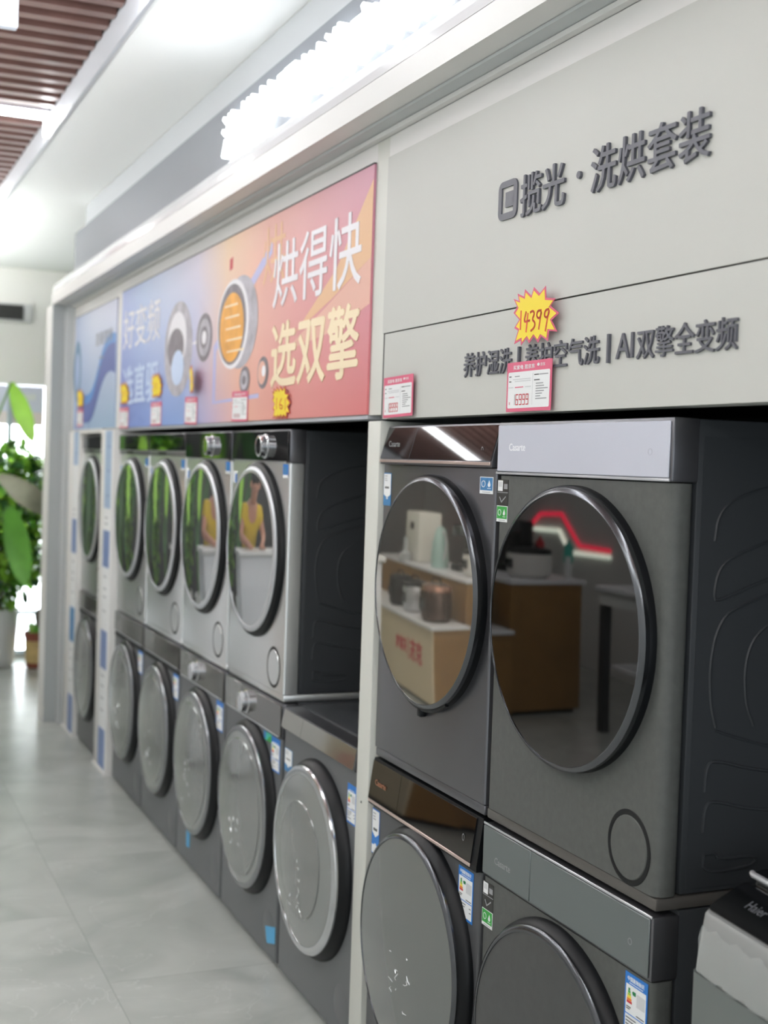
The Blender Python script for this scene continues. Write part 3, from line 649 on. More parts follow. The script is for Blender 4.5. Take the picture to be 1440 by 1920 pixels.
def washer(kind, yc, W, label):
    H = 0.822
    t = thing('washing_machine', label, 'washing machine', (0, yc, 0), 0, GRP_W)
    h = W/2
    fm = {'B': M_wash_grey, 'B2': M_wash_grey, 'B5': M_wash_grey, 'C1': mat('washer_dark_grey', (92, 93, 95), 0.4, metal=0.4), 'C2': M_c2}[kind]
    ptop = {'B': 0.712, 'B2': 0.722, 'B5': 0.752, 'C1': 0.703, 'C2': 0.704}[kind]
    a = MB(); a.rbox(0.0, 0.05, -h, h, 0.018, ptop-0.002, fm, 0.014 if kind == 'C2' else 0.006, 4, 2)
    if kind == 'B5': a.rbox(0.0105, 0.05, -h, h, ptop-0.0015, 0.757, fm, 0.003, 2, 2)
    a.build('front_panel', t)
    a = MB(); a.rbox(0.0505, 0.60, -h+0.002, h-0.002, 0.018, H, M_side, 0.004, 2); a.build('cabinet', t)
    for sx in (0.06, 0.54):
        for sy in (-1, 1):
            a = MB(); a.lathe((sx, sy*(h-0.06), 0.0), [(0.024, 0.0), (0.024, 0.012), (0.012, 0.014), (0.012, 0.02)], M_black, 16, 'z'); a.build('foot', t)
    a = MB(); a.box(0.02, 0.024, -h+0.01, h-0.01, 0.002, 0.0175, M_black); a.build('kick_strip', t)
    if kind == 'C2':
        a = MB(); a.rbox(-0.001, 0.052, -h, h, ptop, 0.8145, M_c1, 0.003, 2); a.build('panel_frame', t)
        a = MB(); a.rbox(-0.0042, -0.0012, -h+0.007, 0.1045, ptop+0.005, 0.8105, M_panel_steel, 0.0012, 1); cp = a.build('control_panel', t)
        a = MB(); el(a, -h+0.062, ptop+0.05, 0.006, 0.006, M_logo_grey, -0.0043, 0.0003, 0.8, 20); a.build('power_mark', cp)
        a = MB(); a.rbox(-0.0042, -0.0012, 0.1065, h-0.003, ptop+0.005, 0.8105, M_panel_steel, 0.0012, 1); dr = a.build('detergent_drawer', t)
        a = MB(); a.text('Casarte', h-0.056, 0.742, 0.0205, M_logo_grey, -0.0043, 0.0005, 0.012, sx=1.05); a.build('logo', dr)
        a = MB(); a.rbox(-0.003, 0.0, -h+0.003, h, 0.8115, 0.8165, M_rim, 0.001, 1); a.build('trim_strip', t)
        door(t, 0.425, 0.262, M_rim_dark, M_glass_c2w, 0.032, 0.012, 0.012, 0.003, sy=1.03)
        a = MB(); triple_label(a, h-0.003, 0.692, 0.047, 0.094, -0.0004); a.build('sticker', t)
        a = MB(); energy_label(a, -0.233, 0.698, 0.068, 0.112, -0.0004); a.build('sticker', t)
    elif kind == 'C1':
        a = MB(); a.prismy([(0.002, 0.818), (-0.012, ptop+0.012), (-0.012, ptop), (0.052, ptop), (0.052, 0.818)], -h, h, M_black); a.build('panel_frame', t)
        for y0, y1, nm in ((-h+0.026, 0.122, 'control_panel'), (0.1235, h-0.002, 'detergent_drawer')):
            a = MB(); a.prismy([(-0.0015, 0.812), (-0.0142, ptop+0.014), (-0.0122, ptop+0.0135), (0.0005, 0.8125)], y0, y1, M_panel_black); cp = a.build(nm, t)
            if nm == 'detergent_drawer':
                a = MB(); a.text('Casarte', h-0.035, 0.757, 0.0205, M_logo_gold, -0.0100, 0.0005, 0.012, sx=1.05); a.build('logo', cp)
            else:
                a = MB(); el(a, y0+0.045, 0.76, 0.005, 0.008, M_logo_grey, -0.0093, 0.0003, 0.8, 20); a.build('power_mark', cp)
        a = MB(); a.rbox(-0.0155, -0.0125, -h+0.026, h-0.002, ptop+0.005, ptop+0.0125, M_goldline, 0.001, 1); a.build('trim_strip', t)
        door(t, 0.425, 0.272, M_rim_dark, M_glass_film_d, 0.036, 0.016, 0.010, 0.012, glint=1)
        a = MB(); energy_label(a, 2.557-yc, 0.690, 0.072, 0.112, -0.0004); a.build('sticker', t)
        a = MB(); service_label(a, h-0.003, 0.69, 0.047, 0.115, -0.0004, True); a.build('sticker', t)
    elif kind == 'B5':
        # mirror-like panel leaning over a hollow
        a = MB(); a.prismy([(-0.004, 0.817), (-0.014, 0.759), (0.006, 0.7575), (0.052, 0.7575), (0.052, 0.817)], -h, h, M_c1); a.build('panel_frame', t)
        for y0, y1, nm in ((-h+0.004, 0.118, 'control_panel'), (0.1195, h-0.012, 'detergent_drawer')):
            a = MB(); a.prismy([(-0.0065, 0.814), (-0.0162, 0.760), (-0.0142, 0.7595), (-0.0045, 0.8135)], y0, y1, mat('panel_mirror', (150, 148, 140), 0.08, metal=0.8)); a.build(nm, t)
        door(t, 0.44, 0.262, M_chrome, M_glass_film, 0.04, 0.018, 0.022, 0.014, inner=(0.165, 0, M_glass_film_in), glint=2)
        a = MB(); service_label(a, h-0.008, 0.697, 0.07, 0.07, -0.0004); a.build('sticker', t)
        a = MB(); energy_label(a, -0.228, 0.712, 0.062, 0.105, -0.0004, True); a.build('sticker', t)
    else:
        a = MB(); a.rbox(0.0, 0.052, -h, h, ptop, 0.8185, M_c1, 0.003, 2); a.build('panel_frame', t)
        a = MB(); a.rbox(-0.006, -0.0005, -h+0.004, 0.12, ptop+0.004, 0.8145, mat('panel_grey_gloss', (110, 108, 104), 0.1, metal=0.6), 0.0015, 1); a.build('control_panel', t)
        a = MB(); a.rbox(-0.006, -0.0005, 0.122, h-0.004, ptop+0.004, 0.8145, mat('drawer_grey_gloss', (150, 150, 148), 0.14, metal=0.6, bump=(20, 0.15, 2)), 0.0015, 1); a.build('detergent_drawer', t)
        if kind == 'B': knob(t, 0.05, ptop+0.054, 0.034, M_chrome, M_rim)
        else:
            a = MB(); a.rbox(-0.003, 0.0, -h+0.003, h-0.003, ptop-0.022, ptop-0.003, M_black, 0.002, 1); a.build('grip_recess', t)
        a = MB(); a.rbox(-0.007, -0.0062, -h+0.02, h-0.02, ptop+0.002, ptop+0.006, M_rim, 0.0003, 1); a.build('trim_strip', t)
        door(t, 0.432, 0.262, M_rim_w, M_glass_film, 0.034, 0.02, 0.016, 0.010, inner=(0.222, 0, M_glass_film_in), glint=int(yc*100))
        a = MB(); energy_label(a, -h+0.098, 0.705, 0.085, 0.105, -0.0004, True); a.build('sticker', t)
    # service flap of the pump at the lower right
    a = MB(); a.lathe((0, -h+0.075, 0.105), [(0.056, 0.0002), (0.055, 0.001), (0.053, 0.0004), (0.052, 0.0008), (0, 0.0008)], fm, 40); a.build('pump_flap', t)
    return t

YC = [6.957, 5.985, 5.350, 4.720, 4.0875]
YW = [6.957, 5.985, 5.345, 4.715, 4.084]
dryer('B2', YC[0], 0.60, 'farthest stacked dryer, in the narrow opening between the two labelled white columns')
dryer('B2', YC[1], 0.612, 'silver dryer just right of the labelled column, its panel without a knob')
dryer('B2', YC[2], 0.612, 'second silver dryer from the labelled column, under the blue end of the wide poster')
dryer('B', YC[3], 0.612, 'third silver dryer from the labelled column, with a chrome knob')
dryer('B', YC[4], 0.600, 'silver dryer at the right end of its row, dark side and ribbed panel exposed')
dryer('C1', 2.7545, 0.602, 'dark silver dryer beside the beige pillar, black leaning panel and rose metal strip')
dryer('C2', 2.135, 0.618, 'stone grey dryer at right with a panel coloured pale like the ceiling it would reflect and a big mirror-dark door')
washer('B2', YW[0], 0.60, 'farthest washing machine, in the narrow opening between the two labelled columns')
washer('B2', YW[1], 0.612, 'grey washer just right of the labelled column, filmed door')
washer('B2', YW[2], 0.612, 'second grey washer from the labelled column, white print low on its door')
w3 = washer('B', YW[3], 0.612, 'third grey washer from the labelled column, small blue tape near its foot')
w4 = washer('B', YW[4], 0.605, 'grey washer with green-and-blue sticker and a blue tape at its lower right corner')
washer('B5', 3.456, 0.60, 'washer left of the beige pillar with nothing stacked on top and a leaning mirror panel')
washer('C1', 2.7545, 0.602, 'dark washer right of the beige pillar, black panel over a rose metal strip')
washer('C2', 2.135, 0.618, 'stone grey washer at the lower right with a matt grey door and steel panel')
a = MB(); a.prism([(0.155, 0.135), (0.10, 0.142), (0.105, 0.08), (0.15, 0.074)], -0.0016, -0.0012, M_tape); o = a.build('tape', w3); o['label'] = 'blue tape strip'
a = MB(); a.prism([(-0.20, 0.100), (-0.298, 0.128), (-0.298, 0.075), (-0.22, 0.052)], -0.0016, -0.0012, M_tape); o = a.build('tape', w4); o['label'] = 'blue tape strip'
a = MB(); a.box(-0.0009, -0.0004, -0.205, -0.125, 0.679, 0.706, M_teal); a.prism([(-0.16, 0.679), (-0.205, 0.679), (-0.205, 0.703), (-0.18, 0.695)], -0.0013, -0.0009, M_green); a.box(-0.0013, -0.0009, -0.15, -0.125, 0.683, 0.706, M_blue2); a.build('sticker', w4)
# ------------------------------------------------------------------ price cards and starbursts on the header
def seven(mb, y, z, w_, h, ch, x, m, th=0.0018):
    S = {'1': 'bc', '6': 'acdefg', '8': 'abcdefg', '9': 'abcdfg', '5': 'acdfg', '3': 'abcdg', '2': 'abdeg', '4': 'bcfg', '7': 'abc', '0': 'abcdef'}[ch]
    P_ = {'a': ((0, 1), (1, 1)), 'b': ((1, 1), (1, .5)), 'c': ((1, .5), (1, 0)), 'd': ((0, 0), (1, 0)), 'e': ((0, .5), (0, 0)), 'f': ((0, 1), (0, .5)), 'g': ((0, .5), (1, .5))}
    for s_ in S:
        (u0, v0), (u1, v1) = P_[s_]
        mb.stroke([(y-u0*w_, z+v0*h), (y-u1*w_, z+v1*h)], th, m, x, 0.0003)
M_grey_p = mat('print_pale_grey', (205, 207, 208), 0.5)
def price_card(y, z, w_, h, label, digits, rot, detail=True, x=-0.0085):
    t = thing('price_card', label, 'price tag', (x, y-w_/2, z), 0, 'price cards along the header'); t.rotation_euler = (rot, 0, 0); kk_ = (1.3+x)/1.3; t.location = (x, (y-w_/2)*kk_, z)
    hw = w_/2
    a = MB(); a.rbox(-0.0012, 0.0, -hw, hw, 0, h, M_pink, 0.002, 2, 0); c = a.build('card', t)
    a = MB(); a.prism(rr(-hw*0.93, hw*0.93, h*0.07, h*0.80, 0.004), -0.0016, -0.0013, M_paper); s_ = a.build('white_field', t)
    a = MB()
    a.text('买家电 逛京东', hw*0.72, h*0.855, h*0.095, M_paper, -0.0013, 0.0003, 0.012, sx=1.5)
    a.text('京东', -hw*0.50, h*0.88, h*0.07, M_paper, -0.0013, 0.0003, 0.0, sx=1.4)
    el(a, -hw*0.42, h*0.91, 0.005, 0.003, M_paper, -0.0013, 0.0003, 0, 16)
    a.build('heading', c)
    a = MB()
    a.box(-0.0019, -0.0016, -hw*0.2, -hw*0.188, h*0.12, h*0.75, M_grey_p)
    for v, u0, u1, m in ((.70, .88, .78, M_dark), (.70, .62, .40, M_grey_t), (.60, .88, .78, M_dark), (.60, .62, -.10, M_grey_p), (.64, .70, -.1, M_grey_p), (.48, .60, .22, M_pink), (.48, .9, .68, M_grey_p), (.48, .14, -.12, M_grey_p),
                         (.705, -.26, -.46, M_dark), (.705, -.48, -.86, M_grey_t), (.60, -.26, -.50, M_dark), (.53, -.34, -.66, M_grey_t), (.48, -.34, -.70, M_grey_t), (.43, -.34, -.86, M_grey_t), (.38, -.34, -.70, M_grey_t), (.33, -.34, -.62, M_grey_t), (.28, -.34, -.55, M_grey_t), (.23, -.34, -.82, M_grey_t)):
        a.box(-0.0019, -0.0016, hw*u1, hw*u0, h*v, h*(v+0.02), m)
    a.build('print_lines', s_)
    if detail:
        a = MB()
        a.text('¥', hw*0.86, h*0.14, h*0.08, M_red, -0.0016, 0.0003)
        for k, ch in enumerate(digits):
            seven(a, hw*(0.70-0.155*k), h*0.14, hw*0.10, h*0.20, ch, -0.0016, M_red if k or len(digits) == 4 else M_grey_t, 0.0021)
        a.build('price_digits', s_)
    else:
        a = MB(); a.box(-0.0019, -0.0016, -0.01, hw*0.7, h*0.12, h*0.26, mat('print_rose_grey', (206, 186, 188), 0.5)); a.build('price_digits', s_)
    return t
price_card(7.485, 1.712, 0.18, 0.098, 'pink and white price card at far left end, on the pale blue poster', '0', 0.0, False)
price_card(6.318, 1.690, 0.19, 0.098, 'pink and white price card at the left edge of the wide poster', '0', 0.02, False)
price_card(5.662, 1.694, 0.19, 0.100, 'pink and white price card below the starburst over the blue characters', '0', 0.0, False)
price_card(5.075, 1.691, 0.18, 0.105, 'pink and white price card below the edge-on starburst beside the silver drum picture', '0', 0.03, False)
price_card(4.425, 1.692, 0.185, 0.102, 'pink and white price card without starburst on the middle of the wide poster', '0', 0.02, False)
price_card(3.070, 1.681, 0.178, 0.100, 'price card reading 18999 at the left end of the beige panel by the pillar', '18999', -0.02, True, -0.0145)
price_card(2.416, 1.680, 0.180, 0.100, 'large near price card reading 16999 overlapping the raised characters', '16999', 0.0, True, -0.0145)

BURST = [(190,293),(255,322),(240,222),(318,265),(330,165),(405,255),(437,138),(503,222),(573,122),(577,280),(680,288),(625,385),(720,475),(635,573),(695,718),(603,712),(590,848),(512,790),(475,875),(425,795),(370,890),(338,825),(270,925),(268,855),(188,912),(238,725),(193,690),(255,575),(187,485),(232,400)]
def bxy(p): return (-(p[0]-440)/3232.0, -((p[1]-520)+0.2*(p[0]-440))/6830.0)
DIG = {'14399': [[(285,460),(272,705)], [(345,470),(312,612),(385,582)], [(366,490),(340,735)], [(395,475),(425,448),(446,490),(412,570),(450,605),(440,675),(398,720)],
                 [(522,445),(482,450),(466,520),(494,560),(520,505),(524,445),(490,692)], [(610,428),(570,440),(554,520),(585,542),(612,480),(612,430),(566,712)]],
       '161': [[(330,430),(310,680)], [(470,420),(410,520),(400,640),(470,650),(500,580),(420,560)], [(580,410),(560,670)]],
       'x': [[(330,470),(320,650)], [(420,460),(480,480),(430,620)]]}
def burst(y, z, label, digits, k=1.0, x=-0.016, curl=0.0, rot=0.0, turn=0.05):
    t = thing('price_burst', label, 'price starburst', (x, y, z), 0, 'yellow price starbursts on the header'); t.rotation_euler = (rot, -0.06, turn); kk_ = (1.3+x)/1.3; t.location = (x, y*kk_, 1.567+(z-1.567)*kk_)
    def put(mb, poly, x0, x1, m):
        # slightly curled sheet: x varies with y
        o = len(mb.v); mb.prism(poly, x0, x1, m)
        if curl: mb.v[o:] = [(v[0]-curl*(v[1]*v[1])*8, v[1]*(1-min(0.55, curl*0.5)), v[2]) for v in mb.v[o:]]
    out = [(q[0]*k, q[1]*k) for q in map(bxy, BURST)]
    inn = [(q[0]*0.90, q[1]*0.88) for q in out]
    def tri(mb, poly, x0, x1, m):
        n = len(poly)
        for i in range(n): put(mb, [(0, 0), poly[i], poly[(i+1) % n]], x0, x1, m)
    a = MB(); tri(a, out, -0.0008, 0.0, M_pink if k == 1.0 else M_red); b_ = a.build('red_edge', t)
    a = MB(); tri(a, inn, -0.0014, -0.0009, M_yellow); f_ = a.build('yellow_face', t)
    a = MB()
    for st in DIG[digits]:
        pts = [(bxy(p)[0]*k, bxy(p)[1]*k) for p in st]
        # smooth
        for _ in range(2):
            if len(pts) > 2:
                q = [pts[0]]
                for i in range(len(pts)-1):
                    (x0, y0), (x1, y1) = pts[i], pts[i+1]; q += [(x0*.75+x1*.25, y0*.75+y1*.25), (x0*.25+x1*.75, y0*.25+y1*.75)]
                pts = q+[pts[-1]]
        o = len(a.v); a.stroke(pts, 0.0042*k, M_redmark, -0.0015, 0.0004)
        a.v[o:] = [(v[0] if not curl else v[0]-curl*(v[1]*v[1])*8, v[1]*(1 if not curl else 1-min(0.55, curl*0.5)), v[2]) for v in a.v[o:]]
    a.build('handwritten_price', t)
burst(7.40, 1.868, 'yellow starburst at far left end above the price card on the pale blue poster', 'x', 0.95)
burst(6.225, 1.855, 'yellow starburst at the left edge of the wide poster', 'x', 0.98)
burst(5.568, 1.865, 'yellow starburst on the blue characters of the wide poster', 'x', 0.98)
burst(4.985, 1.865, 'yellow starburst turned nearly edge-on beside the silver drum picture', 'x', 0.98, -0.032, 0.0, 0.0, -0.17)
burst(3.889, 1.743, 'yellow starburst on the red right half of the wide poster', '161', 0.94)
burst(2.312, 1.871, 'near yellow starburst with a red edge handwritten 14399 on the beige panel', '14399', 1.0, -0.024)

# ------------------------------------------------------------------ top loading washer at the lower right
tl = thing('top_loading_washer', 'grey top loading washer with black glass top at the lower right corner', 'washing machine', (-0.0685, 1.402, 0.0), -0.087)
M_tl = mat('top_loader_grey', (112, 118, 116), 0.45, metal=0.2); M_tlb = mat('top_loader_band', (140, 142, 140), 0.4)
a = MB(); a.rbox(0.0, 0.55, -0.265, 0.265, 0.02, 0.795, M_tl, 0.02, 4, 2); a.build('cabinet', tl)
a = MB()
def ring(x0, x1, y0, y1, z0f, z0b, r):
    p = []
    for cx, cy, a0 in ((x1-r, y1-r, 0), (x0+r, y1-r, PI/2), (x0+r, y0+r, PI), (x1-r, y0+r, 1.5*PI)):
        for i in range(9):
            t_ = a0+i*PI/16; xx, yy_ = cx+r*math.cos(t_), cy+r*math.sin(t_)
            p.append((xx, yy_, z0f+(z0b-z0f)*(xx-x0)/(x1-x0)))
    return p
lv = [ring(0.002, 0.548, -0.263, 0.263, 0.797, 0.797, 0.022), ring(0.003, 0.547, -0.262, 0.262, 0.83, 0.84, 0.026), ring(0.008, 0.542, -0.259, 0.259, 0.886, 0.93, 0.03), ring(0.012, 0.538, -0.256, 0.256, 0.8915, 0.94, 0.028), ring(0.018, 0.532, -0.250, 0.250, 0.8925, 0.942, 0.026)]
vs = [p for l in lv for p in l]; n = len(lv[0]); fs = []
for j in range(len(lv)-1):
    for i in range(n): fs.append((j*n+i, j*n+(i+1) % n, (j+1)*n+(i+1) % n, (j+1)*n+i))
fs.append(tuple(range(n-1, -1, -1))); fs.append(tuple((len(lv)-1)*n+i for i in range(n)))
a.add(vs, fs, M_tlb, True); a.build('top_cover', tl)
M_tlglass = mat('top_black_glass', (10, 11, 13), 0.12, spec=0.5)
g = ring(0.018, 0.085, -0.250, 0.250, 0.894, 0.930, 0.012); g2 = [(x, y, z+0.0015) for x, y, z in g]
a = MB(); a.add(g+g2, [tuple(range(n-1, -1, -1)), tuple(range(n, 2*n))]+[(i, (i+1) % n, (i+1) % n+n, i+n) for i in range(n)], M_tlglass); cp = a.build('control_panel', tl)
sl_ = (0.930-0.894)/0.067
def flat(mb, txt, yl, xb, size, m):
    vs, fs, wd_ = glyphs(txt, 0.0)
    mb.add([(xb+b*size, yl-a_*size, 0.894+(xb+b*size-0.018)*sl_+0.0017+c*0.0004) for a_, b, c in vs], fs, m)
a = MB(); flat(a, 'Haier', 0.195, 0.047, 0.022, mat('logo_dark_grey', (92, 94, 98), 0.4)); a.build('logo', cp)
a = MB()
for yl, xb, wv in ((0.04, 0.026, 0.03), (-0.01, 0.032, 0.02), (-0.06, 0.03, 0.025)):
    x0, x1 = xb, xb+0.007; z_ = lambda x: 0.894+(x-0.018)*sl_+0.0019
    a.add([(x0, yl, z_(x0)), (x1, yl, z_(x1)), (x1, yl-wv, z_(x1)), (x0, yl-wv, z_(x0))], [(0, 1, 2, 3)], M_grey_t)
a.build('key_marks', cp)
g = ring(0.092, 0.52, -0.247, 0.247, 0.931, 0.956, 0.02); g2 = [(x, y, z+0.016) for x, y, z in g]
a = MB(); a.add(g+g2, [tuple(range(n-1, -1, -1)), tuple(range(n, 2*n))]+[(i, (i+1) % n, (i+1) % n+n, i+n) for i in range(n)], M_tlglass); ld = a.build('lid', tl)
a = MB(); a.tube([(0.091, 0.240, 0.947), (0.089, 0.235, 0.946), (0.088, 0.0, 0.944), (0.089, -0.235, 0.946)], 0.005, M_rim, 8); a.build('lid_edge', ld)
m = mat('wrap_film', (206, 210, 208), 0.2, alpha=0.30, bump=(11, 0.5, 3.0))
a = MB()
fv = []; nn = 60
for j, zz in enumerate((0.80, 0.825, 0.85, 0.872)):
    for i in range(nn+1):
        y = 0.238-0.476*i/nn; fv.append((-0.0035+0.002*math.sin(i*1.7+j*2.1)+0.0015*random.random()+(0.006 if j == 3 else (0.003 if j == 2 else 0)), y, zz+0.004*math.sin(i*0.9+j)))
a.add(fv, [(j*(nn+1)+i, j*(nn+1)+i+1, (j+1)*(nn+1)+i+1, (j+1)*(nn+1)+i) for j in range(3) for i in range(nn)], m, True); o = a.build('film_wrap', tl); o['label'] = 'crinkled clear plastic film'

# ================================================================== plants at the far left
M_leaf = mat('leaf_green', (100, 166, 58), 0.35, mottle=(3, 0.3)); M_leafl = mat('leaf_light', (156, 212, 76), 0.35, mottle=(3, 0.25)); M_leafd = mat('leaf_dark', (48, 92, 44), 0.35, mottle=(4, 0.3))
M_leafg = mat('leaf_dull', (140, 142, 120), 0.4, mottle=(5, 0.2)); M_stem = mat('stem_brown', (92, 74, 52), 0.7); M_gstem = mat('stem_green', (96, 140, 70), 0.5); M_soil = mat('soil', (50, 40, 32), 0.9)
M_potw = mat('pot_white', (228, 229, 228), 0.35); M_pott = mat('pot_terracotta', (142, 76, 56), 0.45); M_poty = mat('pot_ochre', (206, 178, 120), 0.5, mottle=(16, 0.2))
def leaf(mb, base, tip, wd_, m, bend=0.2, nrm=None, seg=6, thick=0):
    base, tip = Vector(base), Vector(tip); d = tip-base; L_ = d.length
    side = d.cross(Vector(nrm) if nrm else Vector((0, 0, 1)))
    if side.length < 1e-5: side = Vector((1, 0, 0))
    side.normalize(); nn_ = side.cross(d).normalized(); vs = []
    for i in range(seg+1):
        u = i/seg; c = base+d*u+nn_*(math.sin(u*PI)*bend*L_)
        ww = wd_*(math.sin(PI*min(1, u*0.92+0.05))**0.75)*(1 if i < seg else 0.05)
        vs += [c-side*ww/2+nn_*0.12*ww, c, c+side*ww/2+nn_*0.12*ww]
    fs = []
    for i in range(seg):
        for q in (0, 1): fs.append((3*i+q, 3*i+q+1, 3*i+q+4, 3*i+q+3))
    mb.add(vs, fs, m, True)
def pot(root, prof, m, band=None, soil=None):
    a = MB(); a.lathe((0, 0, 0), prof, m, 40, 'z')
    a.lathe((0, 0, 0), [(prof[0][0], prof[0][1]), (0, prof[0][1])], m, 40, 'z'); p = a.build('pot', root)
    if band:
        a = MB(); a.lathe((0, 0, 0), band, M_poty, 40, 'z'); a.build('glaze_band', p)
    a = MB(); r, z = soil; a.lathe((0, 0, 0), [(r, z), (0, z+0.01)], M_soil, 32, 'z'); a.build('soil', root)
def bushy(loc, label, rx, z0, z1, nl, seed, stem_z, potprof, potm, soil, band=None, name='potted_ficus', grp=None):
    rd = random.Random(seed)
    t = thing(name, label, 'plant', loc, 0, grp)
    pot(t, potprof, potm, band, soil)
    a = MB(); zc, hz = (z0+z1)/2, (z1-z0)/2
    a.tube([(0, 0, soil[1]), (0.01, 0.01, soil[1]+0.2), (0, 0, zc)], [0.016, 0.014, 0.01], M_stem, 8)
    for k in range(16):
        an = rd.uniform(0, 2*PI); rr_ = rx*rd.uniform(.5, .95); zz = rd.uniform(z0+0.15, z1-0.1)
        a.tube([(0, 0, zc-0.25*hz), (rr_*.5*math.cos(an), rr_*.5*math.sin(an), (zc+zz)/2), (rr_*math.cos(an), rr_*math.sin(an), zz)], [0.009, 0.006, 0.003], M_stem, 6)
    a.build('stem', t)
    a = MB()
    for k in range(nl):
        while True:
            p = Vector((rd.uniform(-1, 1), rd.uniform(-1, 1), rd.uniform(-1, 1)))
            if 0.35 < p.length < 1: break
        c = Vector((p.x*rx, p.y*rx, zc+p.z*hz)); d = Vector((p.x+rd.uniform(-.5, .5), p.y+rd.uniform(-.5, .5), rd.uniform(-.9, .4))).normalized()
        L_ = rd.uniform(0.07, 0.125)
        leaf(a, c, c+d*L_, L_*0.55, rd.choice((M_leaf, M_leafl, M_leafl, M_leafd)), rd.uniform(-.1, .25), (rd.uniform(-.6, .6), rd.uniform(-.6, .6), 1), 3)
    a.build('foliage', t)
    return t
PW = [(0.11, 0.0), (0.13, 0.02), (0.165, 0.43), (0.17, 0.44), (0.16, 0.445), (0.15, 0.42)]
bushy((-1.02, 9.80, 0), 'bushy green ficus in a white pot behind the broad-leaved plants, seen reflected', 0.19, 0.45, 1.9, 900, 9, 0.40, [(q[0]*0.8, q[1]*0.95) for q in PW], M_potw, (0.12, 0.40))
bushy((-0.11, 9.82, 0), 'bushy green ficus in a tall white pot left of the end column', 0.34, 0.45, 1.66, 2200, 3, 0.40, [(q[0]*0.8, q[1]*0.95) for q in PW], M_potw, (0.12, 0.40))
bushy((0.135, 9.70, 0), 'small seedling in a terracotta pot with an ochre band on the floor', 0.05, 0.265, 0.33, 26, 5, 0.2, [(0.062, 0.0), (0.075, 0.01), (0.086, 0.22), (0.094, 0.222), (0.094, 0.262), (0.084, 0.262), (0.08, 0.23)], M_pott, (0.081, 0.225), [(0.0775, 0.04), (0.0875, 0.20)], 'potted_seedling')
def broad(loc, label, leaves, seed):
    t = thing('potted_broadleaf_plant', label, 'plant', loc)
    pot(t, PW, M_potw, None, (0.152, 0.42))
    st = MB(); lf = MB()
    for (tip, base, wd_, m, bend) in leaves:
        b = Vector(base)
        st.tube([(0, 0, 0.41), (b.x*.3, b.y*.3, b.z*.6+0.1), tuple(b)], [0.014, 0.011, 0.006], M_gstem, 8)
        leaf(lf, base, tip, wd_, m, bend, (-0.3, -1, 0.15), 9)
    st.build('stem', t); lf.build('foliage', t)
broad((-0.52, 9.15, 0), 'broad-leaved plant with long drooping leaves at the left edge', [
    ((-0.02+0.52, -0.15, 1.62), (-0.17+0.52, -0.12, 2.02), 0.12, M_leafl, -0.05), ((0.14+0.52, -0.15, 1.14), (-0.24+0.52, -0.15, 1.40), 0.16, M_leafg, 0.18),
    ((-0.06+0.52, -0.2, 0.66), (-0.17+0.52, -0.18, 1.20), 0.17, M_leaf, -0.06), ((0.05, -0.4, 1.0), (0.08, -0.25, 1.6), 0.15, M_leafd, -.05),
    ((-0.30, -0.3, 1.1), (-0.2, -0.15, 1.7), 0.14, M_leafl, -.05), ((-0.22, -0.05, 0.75), (-0.1, 0.0, 1.5), 0.15, M_leafd, -.05), ((-0.1, 0.1, 1.5), (0, 0.05, 2.0), 0.2, M_leaf, -.1), ((0.2, -0.3, 0.75), (0.1, -0.15, 1.25), 0.2, M_leafd, -.06)], 1)
broad((-1.30, 9.20, 0), 'second broad-leaved plant with bright hanging leaves, seen reflected in the dryer doors', [
    ((0.05, -0.3, 1.15), (0.1, -0.2, 1.75), 0.16, M_leafl, -.05), ((0.32, -0.2, 1.1), (0.22, -0.1, 1.65), 0.15, M_leafd, -.05), ((-0.3, -0.3, 0.95), (-0.15, -0.15, 1.5), 0.17, M_leafd, -.05),
    ((-0.1, 0.3, 1.4), (0, 0.15, 1.9), 0.22, M_leaf, -.05), ((0.1, -0.3, 0.8), (0.05, -0.2, 1.3), 0.2, M_leafd, -.05), ((-0.38, 0.0, 1.3), (-0.2, 0, 1.85), 0.15, M_leafd, -.05)], 2)

# ================================================================== across the aisle (seen in the door glass)
M_wood = mat('counter_wood', (142, 106, 58), 0.4, mottle=(2.2, 0.18)); M_wtop = mat('counter_white_top', (226, 227, 230), 0.35)
IX, IY = 0.0, 0.0
isl = thing('display_island', 'two-tier wooden display island with white tops across the aisle', 'display counter', (0, 0, 0))
a = MB(); a.box(-2.56, -2.165, 7.0, 9.60, 0.03, 0.55, M_wood); a.build('lower_tier', isl)
a = MB(); a.box(-2.164, -2.15, 7.0, 9.60, 0.03, 0.55, mat('counter_pale', (222, 204, 174), 0.45)); a.build('front_board', isl)  # front board in a paler tone than the tiers behind it
a = MB(); a.box(-2.565, -2.13, 6.98, 9.62, 0.552, 0.575, M_wtop); a.build('lower_top', isl)
a = MB(); a.box(-3.20, -2.575, 7.08, 9.60, 0.03, 0.865, M_wood); a.build('upper_tier', isl)
a = MB(); a.box(-3.22, -2.56, 7.06, 9.62, 0.867, 0.892, M_wtop); a.build('upper_top', isl)
a = MB(); a.box(-3.17, -2.19, 7.12, 9.57, 0.0, 0.029, M_black); a.build('kick_base', isl)
for tx, y0, z0, sz in (('京东', 7.24, 0.28, 0.17), ('买家电', 7.66, 0.31, 0.11)):
    a = MB(); vs, fs, wdt = glyphs(tx, 0.02)
    a.add([(-2.1495+c*0.004, y0+p*sz, z0+q*sz) for p, q, c in vs], fs, M_red); a.build('lettering', isl)
a = MB(); a.box(-2.1495, -2.1455, 7.61, 7.62, 0.26, 0.42, M_red); a.build('divider_line', isl)
